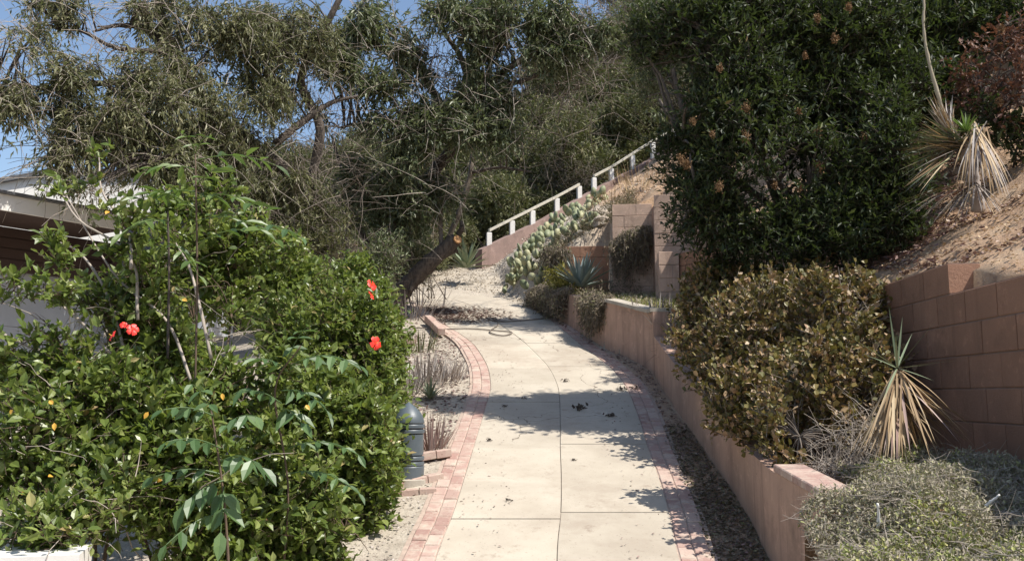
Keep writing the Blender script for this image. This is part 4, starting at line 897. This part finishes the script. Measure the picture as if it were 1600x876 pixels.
for j in range(nyy):
    for i in range(nxx): a, b = 1.15 + 1.35 * i / (nxx - 1), 2.7 + 2.75 * j / (nyy - 1); V.append((a, b, coverz(a, b) - .07 - (.6 if (b > 4.42 and a < 1.66) else 0)))
gm.add(V, [[j * nxx + i, j * nxx + i + 1, (j + 1) * nxx + i + 1, (j + 1) * nxx + i] for j in range(nyy - 1) for i in range(nxx - 1)]).build('planter_soil', M['soil'], None, True, 'structure')
cover('ground_cover', 110000, covfn, M['cover'], .019, .45)
cover('ground_cover', 24000, lambda n: covfn(n, lambda a, b: math.sin(4.2 * a + 1.5) + math.sin(3.7 * b + a) + .4 * math.sin(17 * a) * math.sin(15 * b) > .55), M['covgreen'], .020, .55)
def cvt(n):
    O, _ = covfn(n); m = len(O); D = unit(rng.normal(0, 1, (m, 3)) * np.array([1, 1, .35])); t = np.linspace(0, 1, 4)
    return O[:, None] + D[:, None] * t[None, :, None] * .12 + np.cumsum(rng.normal(0, .008, (m, 4, 3)), axis=1)
twigs('ground_cover_stems', cvt(5000), .0017, M['pale_twig'], None)
for i, (pts, lb) in enumerate([([(1372, 828), (1373, 805), (1371, 786)], 'straight white peeled twig standing near the wall end'), ([(1524, 838), (1519, 825), (1523, 812)], 'curved white twig poking from the ground cover'), ([(1540, 790), (1550, 782), (1562, 772)], 'slanting white twig at the edge of the shaded corner'), ([(1503, 866), (1507, 880), (1506, 895)], 'white twig end at the bottom of the ground cover')]):
    p0 = P(*pts[0], 4.0); tt = thing('white_twig', lb, 'twig', p0); limb('stick', [P(x, y, 4.0 - .02 * k) for k, (x, y) in enumerate(pts)], .008, .005, M['bwhite'], tt, 6, 10, .3)
# terrace plants behind the far wall
def patch(name, n, reg, zf_, mat, ll, lw, dn=.05, cond=None, T=T_DIA):
    x = rng.uniform(reg[0], reg[1], n * 2); y = rng.uniform(reg[2], reg[3], n * 2)
    if cond: k = np.array([cond(a, b) for a, b in zip(x, y)]); x, y = x[k], y[k]
    x, y = x[:n], y[:n]; O = np.stack([x, y, np.array([zf_(a, b) for a, b in zip(x, y)]) + rng.random(len(x)) ** 2 * dn], 1)
    D = unit(rng.normal(0, .8, O.shape) + zup * .5); L = ll * rng.uniform(.5, 1.4, len(O)); V, f = leaves_np(O, D, unit(rng.normal(0, .7, O.shape) + zup), L, L * lw, T)
    return link(name, mesh_np(name, V, f, mat, np.repeat(rng.random(len(O)), len(T[0]))), kind='stuff')
patch('ground_cover', 9000, (-.2, 2.3, 11.0, 15.6), lambda a, b: zg(a, b) - .02, M['cover'], .045, .3, .12, lambda a, b: a > xw(b) + .1 and a < lerp(*XB, b))
patch('ground_cover', 9000, (-.2, 2.3, 11.0, 15.6), lambda a, b: zg(a, b) - .02, M['covgreen'], .04, .35, .10, lambda a, b: a > xw(b) + .1 and a < lerp(*XB, b))
patch('ground_cover', 9000, (-1.0, 1.4, 14.6, 16.6), lambda a, b: zg(a, b), M['vine'], .06, .2, .3, lambda a, b: a > xw(b) + .05)
def hang(label, px_pts, Y_of, n, drop, mat='vine', L=.06, th=.1, name='trailing_vine', wallx=None):
    """vine curtain falling from a line of points given in world space"""
    pts = [np.array(p) for p in px_pts]; b = Vector(pts[len(pts) // 2]); t = thing(name, label, 'vine', b)
    C = catmull(pts, 40); k = rng.integers(0, 40, n); O = C[k] + rng.normal(0, .05, (n, 3)) * np.array([1, 1, .5])
    K = 8; tt = np.linspace(0, 1, K); dl = drop * rng.uniform(.3, 1.1, n) * (0.6 + .4 * np.sin(k * .9) ** 2)
    out = np.array(th_dir) * rng.uniform(.3, 1.3, n)[:, None] * th
    Cv = O[:, None] + out[:, None] * np.minimum(1, tt * 3)[None, :, None] * 1.0 + np.array([0, 0, -1]) * (tt ** 1.2)[None, :, None] * dl[:, None, None] + np.cumsum(rng.normal(0, .008, (n, K, 3)), axis=1)
    twigs('stems', Cv, .004, M['twig'], t)
    tl = rng.random((n, 16)); idx = (tl * (K - 1)).astype(int); base = np.take_along_axis(Cv, idx[:, :, None].repeat(3, 2), 1).reshape(-1, 3) + rng.normal(0, .02, (n * 16, 3))
    m = len(base); D = unit(rng.normal(0, .7, (m, 3)) + np.array([0, 0, -.9])); Ls = L * rng.uniform(.5, 1.3, m)
    V, f = leaves_np(base - np.array(b), D, rng.normal(0, 1, (m, 3)), Ls, Ls * .28, T_DIA); link('foliage', mesh_np('foliage', V, f, M[mat], np.repeat(rng.random(m), 4)), t, kind='stuff')
    return t
th_dir = (-.7, -.5, .0)
hang('brown vine curtain hanging over the middle of the far pink wall', [(xw(y) + .0, y, ftop(y) + .06) for y in (12.0, 12.4, 12.8)], None, 420, .62)
hang('thick brown vine mass hiding the far end of the pink wall', [(xw(y) - .02, y, ftop(y) + .08) for y in (13.7, 14.2, 14.7, 15.2, 15.7)], None, 700, .62, th=.22)
th_dir = (-.1, -.9, 0)
hang('vine curtain on the narrow block panel', [(.98, 14.9, 2.56), (1.25, 14.85, 2.72), (1.5, 14.8, 2.78)], None, 520, .8, th=.14)
hang('straggly vine left of the dark low wall', [(-.15, 15.4, 2.55), (.2, 15.35, 2.5)], None, 220, .6)
tb = thing('yellow_shrub', 'small yellow green succulent mound left of the large blue agave', 'shrub', Vector(P(873, 450, 14.3)))
foliage('foliage', sprays([E(873, 436, 24, 18, 14.2), E(885, 450, 22, 14, 14.0)], 260, 8, .12, 0, .05, .4, seed=2, upright=.5), M['ygrn'], tb)

# --- trees on the left of the path
tr1 = thing('olive_tree', 'large grey green tree with drooping foliage and tangled bare twigs over the houses', 'tree', Vector(G(540, 470)))
B = M['bark']; BL = M['bark_light']
l1 = [limb('trunk', [G(545, 480), P(520, 380, 13), P(480, 300, 12.5), P(400, 230, 12), P(330, 170, 11.5), P(262, 60, 11), P(240, -60, 10.8)], .11, .045, B, tr1, 10, 40),
      limb('limb', [P(480, 300, 12.5), P(500, 200, 12.3), P(470, 120, 12.2), P(520, 20, 12), P(560, -60, 12)], .08, .03, B, tr1),
      limb('limb', [P(262, 90, 11), P(230, 48, 10.7), P(185, 40, 10.4), P(145, 50, 10.2)], .05, .012, B, tr1),
      limb('limb', [P(258, 60, 11), P(210, 42, 10.6), P(152, 42, 10.3)], .035, .01, B, tr1),
      limb('limb', [P(262, 80, 10.8), P(240, 80, 10.4), P(180, 75, 10.2), P(130, 50, 10), P(92, 47, 9.9)], .04, .01, B, tr1),
      limb('limb', [P(400, 230, 12), P(300, 220, 11), P(220, 215, 10.4), P(130, 200, 9.8)], .05, .012, B, tr1),
      limb('limb', [P(240, 255, 10), P(222, 215, 10), P(195, 165, 9.9), P(155, 110, 9.8)], .025, .008, B, tr1),
      limb('limb', [P(430, 225, 12), P(480, 185, 12.2), P(520, 160, 12.3), P(560, 150, 12.4)], .06, .015, B, tr1),
      limb('limb', [P(330, 170, 11.5), P(200, 130, 10.3), P(80, 140, 9.6), P(-20, 120, 9.3)], .05, .01, B, tr1),
      limb('limb', [P(430, 260, 12), P(330, 205, 11.4), P(300, 215, 11), P(235, 205, 10.6)], .03, .01, BL, tr1)]
c1 = [E(20, 95, 55, 60, 9.3), E(90, 120, 60, 45, 9.6), E(60, 60, 30, 26, 9.5), E(110, 12, 42, 20, 9.8), E(60, 8, 22, 14, 9.8), E(150, 195, 75, 50, 9.8), E(105, 240, 45, 32, 9.6), E(200, 105, 60, 48, 10.2), E(230, 160, 75, 55, 10.2), E(230, 235, 80, 50, 10.3), E(300, 95, 60, 50, 10.8), E(290, 30, 60, 40, 10.9), E(370, 50, 70, 55, 11.3), E(400, 130, 80, 55, 11.6), E(320, 180, 80, 60, 11), E(330, 265, 80, 45, 11.3), E(460, 50, 70, 55, 12), E(480, 125, 60, 40, 12.2), E(20, 150, 40, 45, 9.2), E(220, 12, 30, 20, 10.5), E(380, 215, 60, 40, 11.8), E(140, 285, 45, 25, 9.7), E(420, 300, 60, 40, 12)]
c1 = knobs(c1, 2, .45, 11)
feeders(l1, c1, 4, .014, B, tr1)
sp = sprays(c1, 150, 15, .38, .6, .082, .25, gap=.72, gsc=4.2, seed=31, spread=.55, outward=.4, shell=2.0); foliage('crown', sp, M['olive'], tr1); twigs('twigs', sp[5], .0035, M['twig'], tr1, frac=.6)
bare(c1, 12, .7, .0045, M['pale_twig'], tr1); bare([E(470, 220, 80, 70, 12), E(440, 285, 80, 60, 12.3), E(530, 260, 60, 90, 13), E(110, 235, 45, 30, 9.8), E(360, 330, 70, 40, 11.8)], 110, .8, .005, M['twig'], tr1)
tr2 = thing('oak_tree', 'darker leaning tree over the bend of the path with forked trunk', 'tree', Vector(G(590, 475)))
l2 = [limb('trunk', [G(575, 485), P(585, 410, 14.6), P(625, 345, 14.5), P(670, 280, 14.4), P(715, 215, 14.3), P(738, 150, 14.2), P(742, 80, 14.2), P(770, 10, 14), P(790, -50, 14)], .13, .05, B, tr2, 10, 44),
      limb('limb', [P(738, 155, 14.2), P(790, 110, 14.1), P(840, 80, 14), P(900, 55, 13.9), P(950, 55, 13.8)], .07, .015, B, tr2),
      limb('limb', [P(715, 215, 14.3), P(680, 150, 14), P(650, 110, 13.8), P(600, 80, 13.5), P(560, 30, 13.3)], .07, .02, B, tr2),
      limb('limb', [P(738, 150, 14.2), P(720, 90, 14.1), P(700, 60, 14), P(660, -10, 13.8)], .06, .02, B, tr2),
      limb('limb', [P(660, 290, 14.4), P(600, 215, 13.8), P(560, 195, 13.5), P(530, 200, 13.4)], .05, .015, B, tr2),
      limb('limb', [P(690, 400, 15.2), P(728, 300, 15), P(738, 240, 15), P(740, 200, 15)], .05, .03, BL, tr2),
      limb('limb', [P(736, 270, 15), P(780, 262, 14.8), P(830, 268, 14.6)], .035, .012, B, tr2),
      limb('limb', [P(742, 120, 14.2), P(800, 130, 14), P(860, 110, 14), P(920, 100, 14)], .05, .012, B, tr2),
      limb('limb', [P(585, 410, 14.6), P(560, 350, 14.5), P(545, 300, 14.4), P(520, 220, 14)], .06, .02, B, tr2),
      limb('limb', [P(540, 415, 14), P(542, 360, 14), P(538, 300, 14), P(545, 240, 14)], .035, .015, BL, tr2)]
c2 = [E(560, 40, 70, 45, 13), E(640, 40, 75, 45, 13.4), E(720, 30, 75, 45, 13.6), E(800, 25, 75, 40, 13.8), E(870, 35, 55, 35, 13.8), E(925, 50, 35, 26, 13.8), E(660, 105, 45, 30, 13.6), E(760, 90, 70, 45, 13.8), E(850, 85, 60, 32, 13.8), E(590, 130, 40, 28, 13.3), E(560, 195, 50, 35, 13.4), E(620, 200, 60, 35, 13.6), E(690, 190, 70, 38, 13.7), E(770, 200, 50, 30, 13.9), E(650, 255, 80, 45, 13.7), E(580, 285, 60, 45, 13.8), E(690, 295, 45, 30, 14.2), E(620, 330, 60, 35, 14), E(760, 150, 60, 30, 13.9), E(535, 100, 40, 30, 12.8)]
c2 = knobs(c2, 2, .45, 12)
feeders(l2, c2, 4, .014, B, tr2)
sp = sprays(c2, 115, 15, .36, .5, .10, .28, gap=.75, gsc=4.0, seed=33, spread=.6, outward=.4, shell=2.0); foliage('crown', sp, M['green2'], tr2); twigs('twigs', sp[5], .004, M['twig'], tr2, frac=.6)
bare(c2, 12, .8, .006, M['pale_twig'], tr2); bare([E(640, 180, 60, 50, 13.6), E(820, 190, 90, 50, 14.5), E(900, 120, 70, 50, 14.5), E(560, 330, 60, 60, 14), E(700, 150, 60, 40, 14)], 90, .9, .006, M['twig'], tr2)
for cl, lb, mt in (([E(500, 350, 50, 55, 12.4), E(440, 390, 50, 40, 12.0), E(470, 310, 40, 30, 12.4), E(545, 400, 30, 35, 12.6)], 'tangled brown green shrub between the hedge and the leaning trunks', 'brush'), ([E(600, 400, 32, 40, 13.2), E(570, 440, 30, 25, 12.8), E(640, 380, 35, 40, 15.2), E(620, 350, 35, 30, 15.6)], 'dull leafy shrub around the foot of the forked trunk', 'green2'), ([E(668, 385, 26, 30, 16), E(640, 430, 30, 25, 15.8), E(655, 350, 30, 28, 17)], 'dry brown shrub behind the cut trunk', 'brushb'), ([E(380, 330, 50, 50, 11.6), E(400, 390, 60, 35, 11.3), E(330, 370, 40, 35, 11.5)], 'olive shrub rising behind the middle of the hedge', 'brush')):
    ts = shrub(lb, 'scrub_shrub', 'shrub', Vector(cl[0][0] - np.array([0, 0, .9])), knobs(cl, 3, .4, 5), mt, 0, 120, .07, .35, 9, .28, T_DIA, gap=.5, tm='twig', stems=5, seed=51, tw_r=.004)
    bare(cl, 18, .45, .003, M['twig'], ts)
# leaning cut trunk
ct = thing('cut_trunk', 'dark leaning trunk with an orange freshly cut end above the path', 'tree trunk', G(612, 492))
limb('trunk', [G(600, 500), P(632, 450, 14.4), P(672, 410, 14.3), P(712, 374, 14.2)], .17, .11, B, ct, 12, 26, .1)
c0 = np.array(P(715, 374, 14.10)); dd = unit(unit(np.array(P(712, 374, 14.2)) - np.array(P(672, 410, 14.3))) + np.array([0.1, -.9, 0])); u = unit(np.cross(dd, zup)); v = np.cross(u, dd)
cap = [c0 + dd * .012 + (u * math.cos(a) + v * math.sin(a)) * .072 for a in np.linspace(0, 6.283, 13)[:-1]]; cap2 = [p - dd * .03 for p in cap]
MB().prism(cap2, cap).build('cut_face', M['cut'], ct)
limb('stub', [P(690, 385, 14.3), P(688, 350, 14.3), P(690, 325, 14.3)], .04, .03, BL, ct)
limb('stub', [P(716, 366, 14.3), P(722, 355, 14.2), P(720, 345, 14.2)], .05, .03, B, ct)
limb('stub', [P(640, 455, 14.3), P(655, 430, 14.3), P(690, 402, 14.3), P(715, 390, 14.3)], .05, .04, B, ct)

# --- brush on the hillside beyond: individual shrubs, copies of a few
protos = []
def proto_shrub(mat, tm, seed, dens, ll, lw, rad, barefrac, label):
    t = thing('chaparral_shrub', label, 'shrub', (0, 0, 0), label.replace(' on the far slope', '') + ' of the far slope')
    cl = [(np.array([rng.normal(0, .5) * rad, rng.normal(0, .45) * rad, rad * rng.uniform(.35, .95)]), np.array([.45, .45, .38]) * rad * rng.uniform(.7, 1.15)) for _ in range(8)]
    for i in range(4):
        c = cl[i][0]; limb('stem', [(0, 0, -.3), c * .5 + rng.normal(0, .1, 3), c], .05, .02, M['bark_light'], t, 5, 8)
    sp = sprays(cl, dens, 10, .35, .1, ll, lw, gap=.5, gsc=2.5, seed=seed, upright=.2); foliage('foliage', sp, M[mat], t)
    bare(cl, int(16 * barefrac), .6, .006, M['twig'], t, name='twigs')
    return t
def ctree(o, parent=None):
    c = o.copy(); COL.objects.link(c); c.parent = parent
    for ch in o.children: ctree(ch, c)
    return c
protos = [proto_shrub('brush', 'twig', 41, 60, .10, .4, 1.5, 1, 'olive green chaparral shrub on the far slope'), proto_shrub('brush', 'pale_twig', 42, 48, .11, .35, 1.7, 1.5, 'sparse yellow green chaparral shrub on the far slope'),
          proto_shrub('brushb', 'pale_twig', 43, 42, .09, .3, 1.5, 4, 'brown leafless chaparral shrub on the far slope'), proto_shrub('brushb', 'twig', 44, 55, .10, .35, 1.6, 3, 'greyish brown dry chaparral shrub on the far slope'), proto_shrub('brush', 'twig', 45, 70, .10, .4, 1.6, .8, 'dense green chaparral shrub on the far slope')]
used = set()
def put(k, x, y, s, z=None):
    o = protos[k] if k not in used else ctree(protos[k]); used.add(k)
    o.location = (x, y, (zg(x, y) if z is None else z) - .1); o.scale = (s, s, s * rng.uniform(.9, 1.2)); o.rotation_euler = (0, 0, rng.uniform(0, 6.28)); return o
for (Y, x0, x1, n) in [(20.5, -8.5, -3.2, 6), (23.5, -10, -1.8, 8), (26, -9, 1.2, 10), (28.5, -10, 3.2, 12), (31.5, -12, 6, 14), (35, -13, 9, 15), (39, -14, 12, 15), (44, -16, 15, 15)]:
    for i in range(n):
        x = x0 + (x1 - x0) * (i + rng.uniform(.2, .8)) / n; a = x / Y
        k = int(rng.choice([0, 1, 4, 4, 2] if a < -.06 else [2, 3, 2, 0, 3] if Y > 30 else [0, 1, 4, 2, 1])); put(k, x, Y + rng.normal(0, .6), rng.uniform(.75, 1.25) * (.8 + Y / 90))
for (x, y, s, k) in [(-4.4, 17.5, .8, 3), (-3.6, 16.5, .55, 2), (-5.6, 16.5, .9, 4), (-4.6, 19, 1, 0), (-6.8, 18, 1.1, 4), (-3.2, 19.6, .6, 1), (-2.9, 21.5, .6, 0), (-6.2, 14.5, .8, 1), (5.2, 19.5, .8, 3), (5.5, 16, .9, 0), (6, 13.5, .9, 4), (7.5, 16, 1.2, 4), (5.2, 11.5, .8, 4), (7, 11, 1.1, 4), (8, 13, 1.2, 4), (5, 24, 1, 3), (7, 22, 1.2, 4), (4.6, 27, .9, 3), (3.4, 29, 1, 3), (5.6, 30, 1.1, 2), (6.8, 27, 1.1, 3), (4.4, 32, 1.1, 4), (8.5, 31, 1.2, 3), (6.2, 34, 1.2, 3), (7.6, 25, 1, 4), (9.5, 27, 1.2, 0)]:
    put(k, x, y, s)
ordn = ['first', 'second', 'third', 'fourth', 'fifth', 'sixth', 'seventh', 'eighth', 'ninth', 'tenth', 'eleventh', 'twelfth']
for i, p in enumerate(rlp):
    k = [4, 0, 1, 4, 0, 4, 3, 4, 0, 4, 3, 4][i]
    o = put(k, p[0] - .5 + (.5 if i > 7 else 0), p[1] + 1.9, .55 + .1 * (i % 3) + .05 * max(0, i - 6), p[2] - 1.2)
    o['label'] = 'shrub right behind the white handrail, ' + ordn[i] + ' of the row from its lower end'
for i in range(16):
    put([4, 3, 0, 4][i % 4], 3.0 + .62 * i, 28.5 + (i % 3) * 1.3, 1.0)
